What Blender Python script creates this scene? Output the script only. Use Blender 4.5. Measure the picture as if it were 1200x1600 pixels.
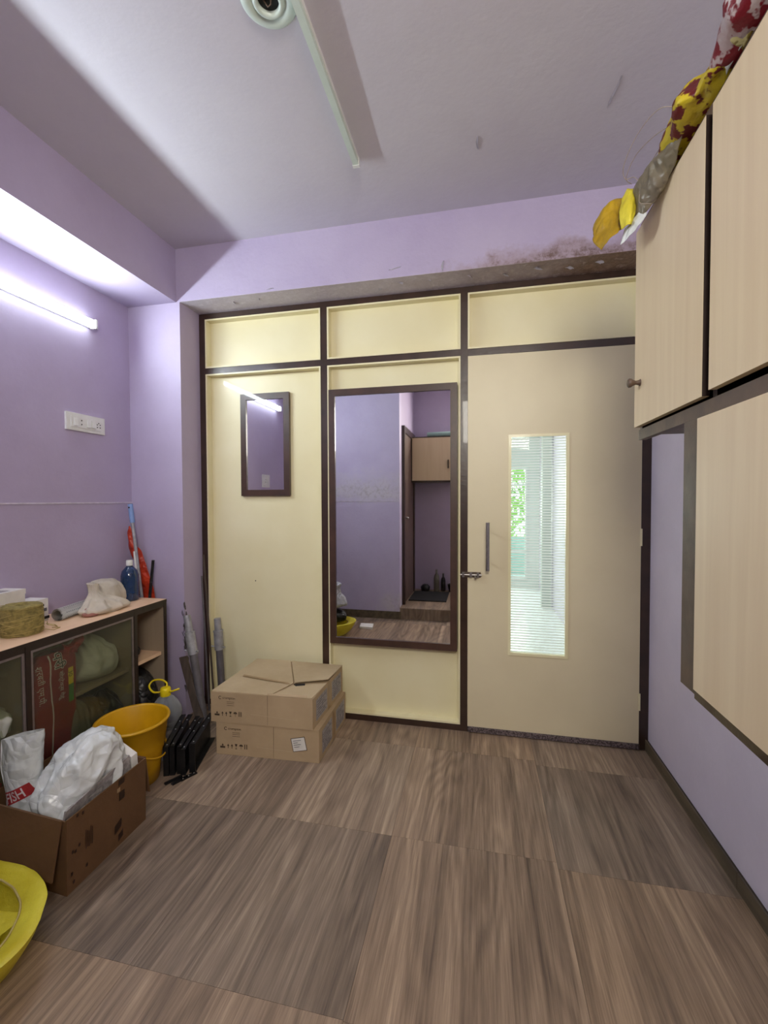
import bpy, bmesh, math, random
from mathutils import Vector, Matrix, noise
from mathutils.bvhtree import BVHTree

for _o in list(bpy.data.objects):
    bpy.data.objects.remove(_o)
SC = bpy.context.scene
COL = SC.collection

# ---------------------------------------------------------------- camera
FPX = 686.52
YAW, PITCH, ROLL = 0.214433, 0.027055, -0.003657
cam_d = bpy.data.cameras.new('camera')
cam = bpy.data.objects.new('camera', cam_d)
COL.objects.link(cam)
SC.camera = cam
cam_d.sensor_fit = 'HORIZONTAL'
cam_d.sensor_width = 36.0
cam_d.lens = FPX / 1200.0 * 36.0
cam_d.clip_start = 0.02
_f = Vector((-math.sin(YAW) * math.cos(PITCH), math.cos(YAW) * math.cos(PITCH), -math.sin(PITCH)))
_r = Vector((math.cos(YAW), math.sin(YAW), 0))
_u = _r.cross(_f)
_r2 = _r * math.cos(ROLL) + _u * math.sin(ROLL)
_u2 = -_r * math.sin(ROLL) + _u * math.cos(ROLL)
cam.matrix_world = Matrix(((_r2.x, _u2.x, -_f.x, 0), (_r2.y, _u2.y, -_f.y, 0),
                           (_r2.z, _u2.z, -_f.z, 1.25), (0, 0, 0, 1)))

# ---------------------------------------------------------------- world, light, exposure
world = bpy.data.worlds.new('sky')
SC.world = world
world.use_nodes = True
_bg = world.node_tree.nodes['Background']
_bg.inputs[0].default_value = (0.80, 0.90, 1.0, 1)
_bg.inputs[1].default_value = 3.5
TUBE_EMIT = 135.0
PASSAGE_LIGHT = 110.0
RECESS_FILL = 52.0
SC.view_settings.view_transform = 'Standard'
SC.view_settings.look = 'None'
SC.view_settings.gamma = 1.0
SC.view_settings.use_curve_mapping = False
SC.view_settings.exposure = 0.17


def area_light(name, loc, direction, sx, sy, power, col):
    ld = bpy.data.lights.new(name, 'AREA')
    ld.shape = 'RECTANGLE'
    ld.size, ld.size_y, ld.energy, ld.color = sx, sy, power, col
    lo = bpy.data.objects.new(name, ld)
    COL.objects.link(lo)
    lo.location = loc
    lo.rotation_euler = Vector(direction).to_track_quat('-Z', 'Y').to_euler()
    return lo


# daylight entering the passage behind the door through its window
area_light('passage_daylight', (-0.3, 6.9, 1.5), (0.1, -1, -0.15), 2.4, 1.4, PASSAGE_LIGHT, (1.0, 0.99, 0.97))
area_light('passage_fill', (-0.6, 4.6, 2.6), (0, 0, -1), 1.2, 0.3, 45.0, (1.0, 0.99, 0.97))  # added fill to brighten the passage; no lamp known there
# added fill light in the recess behind the camera; no source known there
area_light('recess_fill', (0.19, -0.755, 2.02), (-0.03, 1, -0.22), 0.78, 0.86, RECESS_FILL, (1.0, 0.95, 0.83))


# ---------------------------------------------------------------- helpers: materials
def lin(c):
    return tuple(((v / 255.0) / 12.92 if v / 255.0 <= 0.04045 else ((v / 255.0 + 0.055) / 1.055) ** 2.4) for v in c) + (1.0,)


class NT:
    """tiny node-tree builder"""
    def __init__(s, name):
        s.m = bpy.data.materials.new(name)
        s.m.use_nodes = True
        s.t = s.m.node_tree
        s.b = s.t.nodes['Principled BSDF']
        s.out = s.t.nodes['Material Output']

    def n(s, typ, **kw):
        nd = s.t.nodes.new(typ)
        for k, v in kw.items():
            if k in nd.inputs:
                nd.inputs[k].default_value = v
            else:
                setattr(nd, k, v)
        return nd

    def l(s, a, b):
        s.t.links.new(a, b)

    def pos(s, scale=(1, 1, 1), obj=False):
        src = s.n('ShaderNodeTexCoord').outputs['Object'] if obj else s.n('ShaderNodeNewGeometry').outputs['Position']
        mp = s.n('ShaderNodeMapping')
        mp.inputs['Scale'].default_value = scale
        s.l(src, mp.inputs['Vector'])
        return mp.outputs[0]

    def noise(s, vec, scale=5, detail=4, rough=.55, dist=0):
        nd = s.n('ShaderNodeTexNoise')
        nd.inputs['Scale'].default_value = scale
        nd.inputs['Detail'].default_value = detail
        nd.inputs['Roughness'].default_value = rough
        nd.inputs['Distortion'].default_value = dist
        s.l(vec, nd.inputs['Vector'])
        return nd.outputs[0]

    def ramp(s, val, stops):
        r = s.n('ShaderNodeValToRGB')
        el = r.color_ramp.elements
        while len(el) < len(stops):
            el.new(0.5)
        for e, (p, c) in zip(el, stops):
            e.position = p
            e.color = c if len(c) == 4 else lin(c)
        s.l(val, r.inputs[0])
        return r.outputs[0]

    def math(s, op, a, b=0.0, clamp=False):
        nd = s.n('ShaderNodeMath', operation=op)
        nd.use_clamp = clamp
        for i, v in enumerate((a, b)):
            if isinstance(v, (int, float)):
                nd.inputs[i].default_value = v
            else:
                s.l(v, nd.inputs[i])
        return nd.outputs[0]

    def mix(s, fac, a, b, blend='MIX'):
        nd = s.n('ShaderNodeMix', data_type='RGBA', blend_type=blend)
        for sock, v in ((nd.inputs[0], fac), (nd.inputs[6], a), (nd.inputs[7], b)):
            if isinstance(v, (int, float)):
                sock.default_value = v
            elif isinstance(v, tuple):
                sock.default_value = v if len(v) == 4 else lin(v)
            else:
                s.l(v, sock)
        return nd.outputs[2]

    def bump(s, h, strength=.3, dist=.01):
        nd = s.n('ShaderNodeBump')
        nd.inputs['Strength'].default_value = strength
        nd.inputs['Distance'].default_value = dist
        s.l(h, nd.inputs['Height'])
        s.l(nd.outputs[0], s.b.inputs['Normal'])
        return nd


def M(name, col, rough=.5, var=.0, vscale=6, bump=0, bscale=40, metal=0, stretch=(1, 1, 1), spec=.5,
      trans=0, alpha=1, emit=0, sub=0, coat=0, col2=None, detail=4, bdist=.004):
    k = NT(name)
    b = k.b
    b.inputs['Roughness'].default_value = rough
    b.inputs['Metallic'].default_value = metal
    b.inputs['Specular IOR Level'].default_value = spec
    b.inputs['Coat Weight'].default_value = coat
    b.inputs['Base Color'].default_value = lin(col)
    if trans:
        b.inputs['Transmission Weight'].default_value = trans
    if alpha < 1:
        b.inputs['Alpha'].default_value = alpha
    if emit:
        b.inputs['Emission Color'].default_value = lin(col)
        b.inputs['Emission Strength'].default_value = emit
    if var or col2:
        v = k.noise(k.pos(stretch), vscale, detail)
        c2 = col2 or tuple(max(0, c * (1 - var)) for c in col)
        k.l(k.ramp(v, [(.33, col), (.68, c2)]), b.inputs['Base Color'])
    if bump:
        k.bump(k.noise(k.pos(stretch), bscale, 5, .6), bump, bdist)
    return k.m


def paint(name, col, mottled, seed_scale=2.2, bump=.25, rough=.55, stains=None):
    """old distempered wall paint: cloudy tone, trowel relief, optional stain (function on builder giving mask + colour)"""
    k = NT(name)
    p = k.pos()
    n1 = k.noise(p, seed_scale, 5, .6)
    c = k.ramp(n1, [(.35, col), (.7, mottled)])
    n3 = k.noise(p, 55, 3)
    c = k.mix(k.math('MULTIPLY', n3, .10), c, tuple(x * .75 for x in col))
    if stains:
        c = stains(k, p, c)
    k.l(c, k.b.inputs['Base Color'])
    k.b.inputs['Roughness'].default_value = rough
    k.b.inputs['Specular IOR Level'].default_value = .35
    h = k.math('ADD', k.noise(p, 5, 4), k.math('MULTIPLY', k.noise(p, 70, 3), .12))
    k.bump(h, bump, .012)
    return k.m


def sep(k, p):
    s = k.n('ShaderNodeSeparateXYZ')
    k.l(p, s.inputs[0])
    return s.outputs


def ramp01(k, v, a, b):
    """linear 0 at a to 1 at b, clamped"""
    nd = k.n('ShaderNodeMapRange')
    nd.inputs['From Min'].default_value = a
    nd.inputs['From Max'].default_value = b
    k.l(v, nd.inputs['Value'])
    return nd.outputs[0]


def beam_stain(k, p, c):
    x, y, z = sep(k, p)
    n = k.noise(p, 5.5, 8, .72)
    n2 = k.noise(p, 26, 6, .7)
    side = k.math('MULTIPLY', ramp01(k, x, -.5, .15), ramp01(k, x, 1.3, .6))
    low = ramp01(k, z, 2.52, 2.372)
    m = k.math('MULTIPLY', side, low)
    m = k.math('ADD', m, k.math('MULTIPLY', k.math('SUBTRACT', n, .5), 1.7))
    m1 = ramp01(k, m, .42, .78)
    c = k.mix(k.math('MULTIPLY', m1, .55), c, (150, 126, 118))
    m2 = k.math('MULTIPLY', ramp01(k, m, .62, .95), ramp01(k, n2, .42, .6))
    c = k.mix(k.math('MULTIPLY', m2, .85), c, (96, 72, 58))
    # bare, dirty soffit of the beam
    under = ramp01(k, z, 2.3715, 2.3705)
    soff = k.ramp(n2, [(.3, (206, 200, 212)), (.55, (190, 182, 194)), (.75, (220, 214, 224))])
    dark = k.ramp(n2, [(.3, (150, 124, 108)), (.55, (112, 88, 74)), (.72, (176, 156, 148))])
    soff = k.mix(ramp01(k, k.math('ADD', x, k.math('MULTIPLY', n, .8)), .0, 1.0), soff, dark)
    return k.mix(under, c, soff)


def backwall_stain(k, p, c):
    x, y, z = sep(k, p)
    n = k.noise(p, 6, 8, .7)
    n2 = k.noise(p, 30, 5, .7)
    band = k.math('MULTIPLY', ramp01(k, z, 1.12, 1.30), ramp01(k, z, 1.75, 1.36))
    foot = k.math('MULTIPLY', ramp01(k, z, .42, .2), ramp01(k, x, -1.25, -.95))
    m = k.math('ADD', k.math('MULTIPLY', k.math('MAXIMUM', band, foot), .9), k.math('MULTIPLY', k.math('SUBTRACT', n, .5), 1.4))
    c = k.mix(k.math('MULTIPLY', ramp01(k, m, .45, 1.0), .6), c, (206, 202, 204))
    return k.mix(k.math('MULTIPLY', k.math('MULTIPLY', ramp01(k, m, .6, 1.1), ramp01(k, n2, .48, .66)), .55), c, (140, 126, 118))


LAV, LAV2 = (184, 172, 199), (175, 162, 188)
m_wall = paint('lavender_wall', LAV, LAV2)
m_wall_r = paint('pale_lavender_wall', (218, 209, 226), (209, 200, 218), 3)
m_ceil = paint('ceiling_paint', (205, 200, 208), (198, 192, 202), 1.6, .3)
m_beam = paint('stained_beam_paint', LAV, (174, 161, 192), 2.4, .5, stains=beam_stain)
m_back = paint('peeling_wall_paint', (196, 186, 214), (186, 174, 204), 2.2, .6, stains=backwall_stain)
m_white_paint = paint('white_passage_paint', (214, 222, 218), (204, 212, 208), 2, .15)
m_line = M('groove_white', (214, 206, 220), .6, .12, 30)
m_flake = M('loose_paint', (214, 208, 218), .7, .1, 30)
m_cream = M('cream_enamel', (236, 228, 190), .38, .06, 2.5, .12, 9, coat=.15, bdist=.01, col2=(229, 219, 176))
m_door = M('door_enamel', (222, 210, 176), .4, .08, 2.2, .10, 12, col2=(214, 201, 168), bdist=.008)
m_frame = M('dark_brown_gloss', (62, 42, 32), .32, .2, 14, .25, 30, coat=.3)
m_mframe = M('mirror_frame_brown', (74, 50, 40), .38, .2, 12, .15, 40, coat=.2)
m_rail = M('grey_brown_paint', (100, 80, 66), .5, .22, 16, .3, 28)
m_black = M('black_gap', (16, 13, 12), .7)
m_white_pl = M('white_plastic', (226, 226, 222), .35, .04, 20)
m_green_pl = M('greenish_white_plastic', (204, 216, 206), .4, .05, 12)
m_steel = M('brushed_steel', (176, 172, 170), .3, .1, 60, .1, 90, metal=1)
m_galv = M('galvanised_steel', (176, 176, 180), .42, .18, 30, .2, 60, metal=.35)
m_grey_pipe = M('grey_painted_pipe', (118, 114, 118), .5, .15, 20, .1, 60, metal=.3)
m_blackmetal = M('black_powder_coat', (28, 28, 31), .38, .25, 26, .2, 60, metal=.2)
m_dark_in = M('dark_laminate', (52, 40, 36), .5, .2, 10)
m_edge = M('dark_edge_and_slot_shade', (46, 32, 28), .4, .2, 20)  # edge banding, and the painted shade in the slots between overhead doors
m_alu = M('aluminium_channel', (150, 138, 138), .4, .1, 40, metal=.6)


def laminate(name, c1, c2, vertical=True, s=1.0):
    k = NT(name)
    st = (26 * s, 26 * s, 1.3) if vertical else (26 * s, 2.0, 26 * s)
    p = k.pos(st)
    n = k.noise(p, 1.0, 5, .6, .4)
    big = k.noise(k.pos((3, 3, .6)), 1.2, 3)
    c = k.ramp(n, [(.3, c1), (.7, c2)])
    c = k.mix(k.math('MULTIPLY', big, .35), c, tuple(v * .93 for v in c1))
    k.l(c, k.b.inputs['Base Color'])
    k.b.inputs['Roughness'].default_value = .42
    k.bump(n, .06, .003)
    return k.m


m_lam = laminate('cabinet_laminate', (228, 208, 174), (217, 194, 160))
m_lam_top = laminate('counter_laminate', (244, 208, 172), (236, 196, 160), False)
m_lam_in = laminate('inner_laminate', (168, 150, 128), (150, 134, 114))


def wood_tile_mat():
    k = NT('wood_look_tile')
    geo = k.n('ShaderNodeNewGeometry').outputs['Position']
    oi = k.n('ShaderNodeObjectInfo')
    off = k.n('ShaderNodeCombineXYZ')
    k.l(k.math('MULTIPLY', oi.outputs['Random'], 37.0), off.inputs[0])
    k.l(k.math('MULTIPLY', oi.outputs['Random'], 11.0), off.inputs[1])
    add = k.n('ShaderNodeVectorMath', operation='ADD')
    k.l(geo, add.inputs[0])
    k.l(off.outputs[0], add.inputs[1])
    base = add.outputs[0]

    def mp(sc):
        m = k.n('ShaderNodeMapping')
        m.inputs['Scale'].default_value = sc
        k.l(base, m.inputs['Vector'])
        return m.outputs[0]
    field = k.noise(mp((3.4, .42, 1)), 1.0, 3, .45, .05)
    bands = k.math('MULTIPLY', k.math('ADD', k.math('SINE', k.math('MULTIPLY', field, 150.0)), 1.0), .5)
    streak = k.noise(mp((34, .55, 1)), 1.0, 6, .62, .12)
    fine = k.noise(mp((210, 6, 1)), 1.0, 4, .7)
    wide = k.noise(mp((8, .35, 1)), 1.0, 3, .5, .1)
    v = k.math('ADD', k.math('MULTIPLY', streak, .50), k.math('MULTIPLY', wide, .42))
    v = k.math('ADD', v, k.math('MULTIPLY', k.math('SUBTRACT', bands, .5), .07))
    v = k.math('ADD', v, k.math('MULTIPLY', k.math('SUBTRACT', fine, .5), .36))
    c = k.ramp(v, [(.27, (84, 71, 62)), (.41, (120, 104, 90)), (.52, (144, 126, 109)), (.66, (178, 159, 138))])
    c = k.mix(1.0, c, oi.outputs['Color'], 'MULTIPLY')
    dust = k.noise(geo, 3.0, 5, .6)
    c = k.mix(k.math('MULTIPLY', ramp01(k, dust, .5, .8), .18), c, (150, 138, 126))
    k.l(c, k.b.inputs['Base Color'])
    k.l(k.ramp(streak, [(.3, (.42, .42, .42, 1)), (.7, (.60, .60, .60, 1))]), k.b.inputs['Roughness'])
    k.b.inputs['Specular IOR Level'].default_value = .4
    k.bump(k.math('ADD', k.math('MULTIPLY', fine, .4), k.math('MULTIPLY', streak, .5)), .18, .003)
    return k.m


m_tile = wood_tile_mat()
m_grout = M('dark_grout', (70, 60, 52), .8, .2, 30)
m_skirt = M('skirting_tile', (110, 96, 76), .45, .3, 3, .1, 40, stretch=(8, 1, 8))


def glass(name, tint, haze=.0, gloss=.08):
    """thin pane: see-through with a mirror-like sheen and some milky haze"""
    m = bpy.data.materials.new(name)
    m.use_nodes = True
    t = m.node_tree
    t.nodes.remove(t.nodes['Principled BSDF'])
    out = t.nodes['Material Output']
    tr = t.nodes.new('ShaderNodeBsdfTransparent'); tr.inputs[0].default_value = lin(tint)
    gl = t.nodes.new('ShaderNodeBsdfGlossy'); gl.inputs['Roughness'].default_value = .03
    df = t.nodes.new('ShaderNodeBsdfDiffuse'); df.inputs[0].default_value = lin((200, 205, 195))
    a = t.nodes.new('ShaderNodeMixShader'); a.inputs[0].default_value = haze
    b = t.nodes.new('ShaderNodeMixShader')
    fr = t.nodes.new('ShaderNodeFresnel'); fr.inputs[0].default_value = 1.45
    t.links.new(tr.outputs[0], a.inputs[1]); t.links.new(df.outputs[0], a.inputs[2])
    t.links.new(a.outputs[0], b.inputs[1]); t.links.new(gl.outputs[0], b.inputs[2])
    ge = t.nodes.new('ShaderNodeNewGeometry')
    sb = t.nodes.new('ShaderNodeMath'); sb.operation = 'SUBTRACT'; sb.inputs[0].default_value = 1.0
    ml = t.nodes.new('ShaderNodeMath'); ml.operation = 'MULTIPLY'
    t.links.new(ge.outputs['Backfacing'], sb.inputs[1])
    t.links.new(sb.outputs[0], ml.inputs[0]); t.links.new(fr.outputs[0], ml.inputs[1])
    t.links.new(ml.outputs[0], b.inputs[0])
    t.links.new(b.outputs[0], out.inputs[0])
    return m


m_glass = glass('clear_pane', (240, 244, 240))
m_cabglass = glass('dusty_cabinet_glass', (226, 228, 216), .03)


def frosted():
    m = bpy.data.materials.new('frosted_strip')
    m.use_nodes = True
    t = m.node_tree
    t.nodes.remove(t.nodes['Principled BSDF'])
    tr = t.nodes.new('ShaderNodeBsdfTransparent')
    tl = t.nodes.new('ShaderNodeBsdfTranslucent'); tl.inputs[0].default_value = lin((250, 252, 250))
    df = t.nodes.new('ShaderNodeBsdfDiffuse'); df.inputs[0].default_value = lin((235, 238, 232))
    a = t.nodes.new('ShaderNodeMixShader'); a.inputs[0].default_value = .45
    b = t.nodes.new('ShaderNodeMixShader'); b.inputs[0].default_value = .75
    t.links.new(tl.outputs[0], a.inputs[1]); t.links.new(df.outputs[0], a.inputs[2])
    t.links.new(tr.outputs[0], b.inputs[1]); t.links.new(a.outputs[0], b.inputs[2])
    t.links.new(b.outputs[0], t.nodes['Material Output'].inputs[0])
    return m


m_frost = frosted()
m_mirror = M('mirror_silver', (236, 236, 238), .015, metal=1)


def plastic(name, col, opacity=.9, rough=.35, bump=.5, col2=None, bs=22, transl=.35):
    """crumpled bag film: some light passes through it"""
    k = NT(name)
    p = k.pos()
    vor = k.n('ShaderNodeTexVoronoi', feature='DISTANCE_TO_EDGE')
    vor.inputs['Scale'].default_value = bs
    nz = k.n('ShaderNodeTexNoise'); nz.inputs['Scale'].default_value = 9
    k.l(p, nz.inputs['Vector'])
    mixv = k.mix(.12, p, nz.outputs['Color'])
    k.l(mixv, vor.inputs['Vector'])
    c = k.ramp(k.noise(p, 7, 4), [(.35, col), (.68, col2 or tuple(v * .88 for v in col))])
    k.l(c, k.b.inputs['Base Color'])
    k.b.inputs['Roughness'].default_value = rough
    rg = k.n('ShaderNodeTexNoise'); rg.noise_type = 'RIDGED_MULTIFRACTAL'
    rg.inputs['Scale'].default_value = bs * .55; rg.inputs['Detail'].default_value = 3
    rg.inputs['Distortion'].default_value = .6
    k.l(p, rg.inputs['Vector'])
    hgt = k.math('ADD', k.math('MULTIPLY', rg.outputs[0], .35), vor.outputs['Distance'])
    bm_ = k.bump(hgt, bump, .02)
    tl = k.n('ShaderNodeBsdfTranslucent'); k.l(c, tl.inputs[0])
    tr = k.n('ShaderNodeBsdfTransparent')
    a = k.n('ShaderNodeMixShader'); a.inputs[0].default_value = transl
    b = k.n('ShaderNodeMixShader'); b.inputs[0].default_value = opacity
    k.l(k.b.outputs[0], a.inputs[1]); k.l(tl.outputs[0], a.inputs[2])
    k.l(tr.outputs[0], b.inputs[1]); k.l(a.outputs[0], b.inputs[2])
    k.l(b.outputs[0], k.out.inputs[0])
    return k.m


m_bag_white = plastic('white_bag_film', (240, 244, 244), .97, .24, .6, transl=.12, bs=16)
m_bag_white2 = plastic('milky_bag_film', (240, 242, 234), .85, .3, .4, transl=.25)
m_bag_grey = plastic('grey_bag_film', (150, 146, 134), .85, .35, .6)
m_bag_brown = plastic('brownish_bag_film', (112, 98, 80), .96, .45, .6)
m_bag_black = plastic('black_bag_film', (22, 22, 25), 1, .35, .6, transl=0)
m_bag_silver = plastic('silver_bag_film', (198, 200, 206), 1, .2, .9, transl=.1)
m_bag_clear = plastic('cloudy_clear_film', (160, 148, 124), .80, .3, .5)


def woven(name, c1, c2, scale=260, transl=.3, c3=None):
    k = NT(name)
    p = k.pos(obj=True)
    ch = k.n('ShaderNodeTexChecker'); ch.inputs['Scale'].default_value = scale
    k.l(p, ch.inputs['Vector'])
    c = k.ramp(k.noise(p, 6, 5, .6), [(.35, c1), (.7, c2)])
    if c3:
        v = k.n('ShaderNodeTexVoronoi'); v.inputs['Scale'].default_value = 14
        k.l(p, v.inputs['Vector'])
        c = k.mix(ramp01(k, k.noise(p, 26, 3), .49, .53), c, c3)
    k.l(c, k.b.inputs['Base Color'])
    k.b.inputs['Roughness'].default_value = .38
    rg = k.n('ShaderNodeTexNoise'); rg.noise_type = 'RIDGED_MULTIFRACTAL'
    rg.inputs['Scale'].default_value = 9; rg.inputs['Detail'].default_value = 4
    k.l(p, rg.inputs['Vector'])
    h = k.math('ADD', k.math('MULTIPLY', ch.outputs['Fac'], .04), k.math('ADD', k.noise(p, 18, 4, .6), k.math('MULTIPLY', rg.outputs[0], .5)))
    k.bump(h, .55, .010)
    tl = k.n('ShaderNodeBsdfTranslucent'); k.l(c, tl.inputs[0])
    a = k.n('ShaderNodeMixShader'); a.inputs[0].default_value = transl
    k.l(k.b.outputs[0], a.inputs[1]); k.l(tl.outputs[0], a.inputs[2])
    k.l(a.outputs[0], k.out.inputs[0])
    return k.m


m_sack_y = woven('yellow_woven_sack', (248, 238, 84), (222, 204, 52))
m_sack_gold = woven('gold_woven_sack', (214, 178, 36), (170, 134, 28))
m_sack_redyel = woven('red_yellow_sack', (226, 206, 40), (206, 180, 60), c3=(112, 30, 34))
m_sack_redwhite = woven('red_white_packet', (226, 222, 222), (150, 28, 44), c3=(132, 24, 40))
m_sack_goldbrown = woven('gold_brown_packet', (176, 158, 80), (120, 92, 48), c3=(226, 214, 150))
m_red_film = plastic('red_bag_film', (164, 40, 54), 1, .3, .2, (136, 30, 44), transl=.05)
m_red_pink = plastic('pink_red_film', (190, 50, 66), 1, .3, .5, transl=.1)
m_canvas = M('unbleached_cloth', (206, 196, 180), .85, .14, 10, .4, 120)
m_rust = M('rusty_pink_cloth', (170, 120, 110), .85, .2, 18, .3, 120)


def card(name, c1, c2):
    k = NT(name)
    p = k.pos()
    n = k.noise(p, 4, 6, .6)
    c = k.ramp(n, [(.32, c1), (.7, c2)])
    sp = k.noise(k.pos((3, 3, 140)), 1, 2)
    c = k.mix(k.math('MULTIPLY', sp, .10), c, tuple(v * .8 for v in c1))
    k.l(c, k.b.inputs['Base Color'])
    k.b.inputs['Roughness'].default_value = .8
    k.bump(k.math('ADD', k.math('MULTIPLY', n, .8), k.noise(p, 30, 4)), .25, .006)
    return k.m


m_card = card('cardboard', (188, 164, 130), (172, 148, 116))
m_card_top = card('dusty_cardboard', (196, 176, 142), (178, 156, 122))
m_card_dark = card('brown_cardboard', (106, 74, 44), (90, 62, 36))
m_tape = M('brown_packing_tape', (164, 134, 96), .3, .1, 20)
m_tape_dark = M('dark_tape', (52, 30, 20), .35, .2, 20)
m_print = M('dark_print', (70, 56, 44), .7)
m_print_pale = M('faded_print', (112, 94, 74), .8)
m_paper = M('white_paper', (232, 228, 222), .7, .06, 20)
m_paper_grey = M('greyish_paper', (176, 170, 168), .7, .12, 60, col2=(128, 122, 122))
m_ink = M('black_ink', (34, 34, 38), .6)
m_inkgrey = M('grey_ink', (96, 96, 104), .6)
m_red_ink = M('red_print', (178, 52, 54), .5, .1, 30)
m_white_ink = M('white_print', (226, 214, 214), .5)
m_yel_pl = M('yellow_bucket_plastic', (214, 164, 16), .38, .08, 4, .06, 30, col2=(190, 142, 14))
m_yel_cap = M('yellow_cap_plastic', (238, 212, 24), .35)
m_jug = None


def clearpl(name, tint, alpha):
    k = NT(name)
    k.b.inputs['Base Color'].default_value = lin(tint)
    k.b.inputs['Roughness'].default_value = .12
    tr = k.n('ShaderNodeBsdfTransparent'); tr.inputs[0].default_value = lin(tint)
    mx = k.n('ShaderNodeMixShader')
    lw = k.n('ShaderNodeLayerWeight'); lw.inputs[0].default_value = .35
    k.l(k.math('ADD', k.math('MULTIPLY', lw.outputs['Facing'], .8), alpha, True), mx.inputs[0])
    k.l(tr.outputs[0], mx.inputs[1]); k.l(k.b.outputs[0], mx.inputs[2])
    k.l(mx.outputs[0], k.out.inputs[0])
    return k.m


m_jug = clearpl('clear_jug_plastic', (196, 200, 204), .22)
m_blue_liq = M('blue_cleaner', (20, 58, 104), .12, .2, 8, coat=.6, trans=.25)
m_twine = M('jute_twine', (158, 142, 80), .9, .3, 60, .6, 90)
m_twine2 = M('loose_jute', (176, 158, 96), .9)
m_blue_pl = M('pale_blue_plastic', (132, 162, 214), .4)
m_orange = plastic('orange_red_film', (208, 66, 30), 1, .35, .5, (168, 44, 24), transl=.1)
m_green = M('green_plastic', (74, 150, 48), .45, .2, 20)
m_navy = M('navy_plastic', (30, 44, 110), .4)
m_purpledust = M('exposed_plaster', (150, 142, 146), .85, .35, 60, .5, 80)
m_plank = M('weathered_plank', (96, 82, 72), .7, .3, 4, .3, 30, stretch=(8, 8, 1))
m_leaf = M('bright_leaves', (150, 200, 70), .6, .4, 3, col2=(96, 160, 50))
m_teal = M('teal_parapet', (150, 182, 176), .5, .1, 6)
m_mat = M('black_mat', (26, 26, 30), .9, .2, 40, .5, 120)
m_terr = M('white_floor_tile', (226, 230, 232), .25, .05, 3)
m_emit = M('lit_diffuser', (234, 248, 252), .4, emit=TUBE_EMIT)
m_emit_side = M('lit_diffuser_side', (234, 248, 252), .4, emit=TUBE_EMIT * .10)


# ---------------------------------------------------------------- helpers: objects
def wloc(o):
    v = Vector((0, 0, 0))
    while o is not None:
        v += o.location
        o = o.parent
    return v


def tag(o, label=None, cat=None, group=None, kind=None):
    for k_, v in (('label', label), ('category', cat), ('group', group), ('kind', kind)):
        if v:
            o[k_] = v
    return o


def thing(name, loc, label, cat, group=None, kind=None):
    o = bpy.data.objects.new(name, None)
    o.empty_display_size = .05
    o.location = loc
    COL.objects.link(o)
    return tag(o, label, cat, group, kind)


def link_mesh(name, me, mats, parent=None, smooth=False):
    for m in (mats if isinstance(mats, (list, tuple)) else [mats]):
        me.materials.append(m)
    if smooth:
        for p in me.polygons:
            p.use_smooth = True
    if parent is not None:
        off = wloc(parent)
        me.transform(Matrix.Translation(-off))
        o = bpy.data.objects.new(name, me)
        o.parent = parent
    else:
        xs = [v.co for v in me.vertices]
        c = Vector(((min(v.x for v in xs) + max(v.x for v in xs)) / 2, (min(v.y for v in xs) + max(v.y for v in xs)) / 2, min(v.z for v in xs)))
        me.transform(Matrix.Translation(-c))
        o = bpy.data.objects.new(name, me)
        o.location = c
    COL.objects.link(o)
    return o


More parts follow.
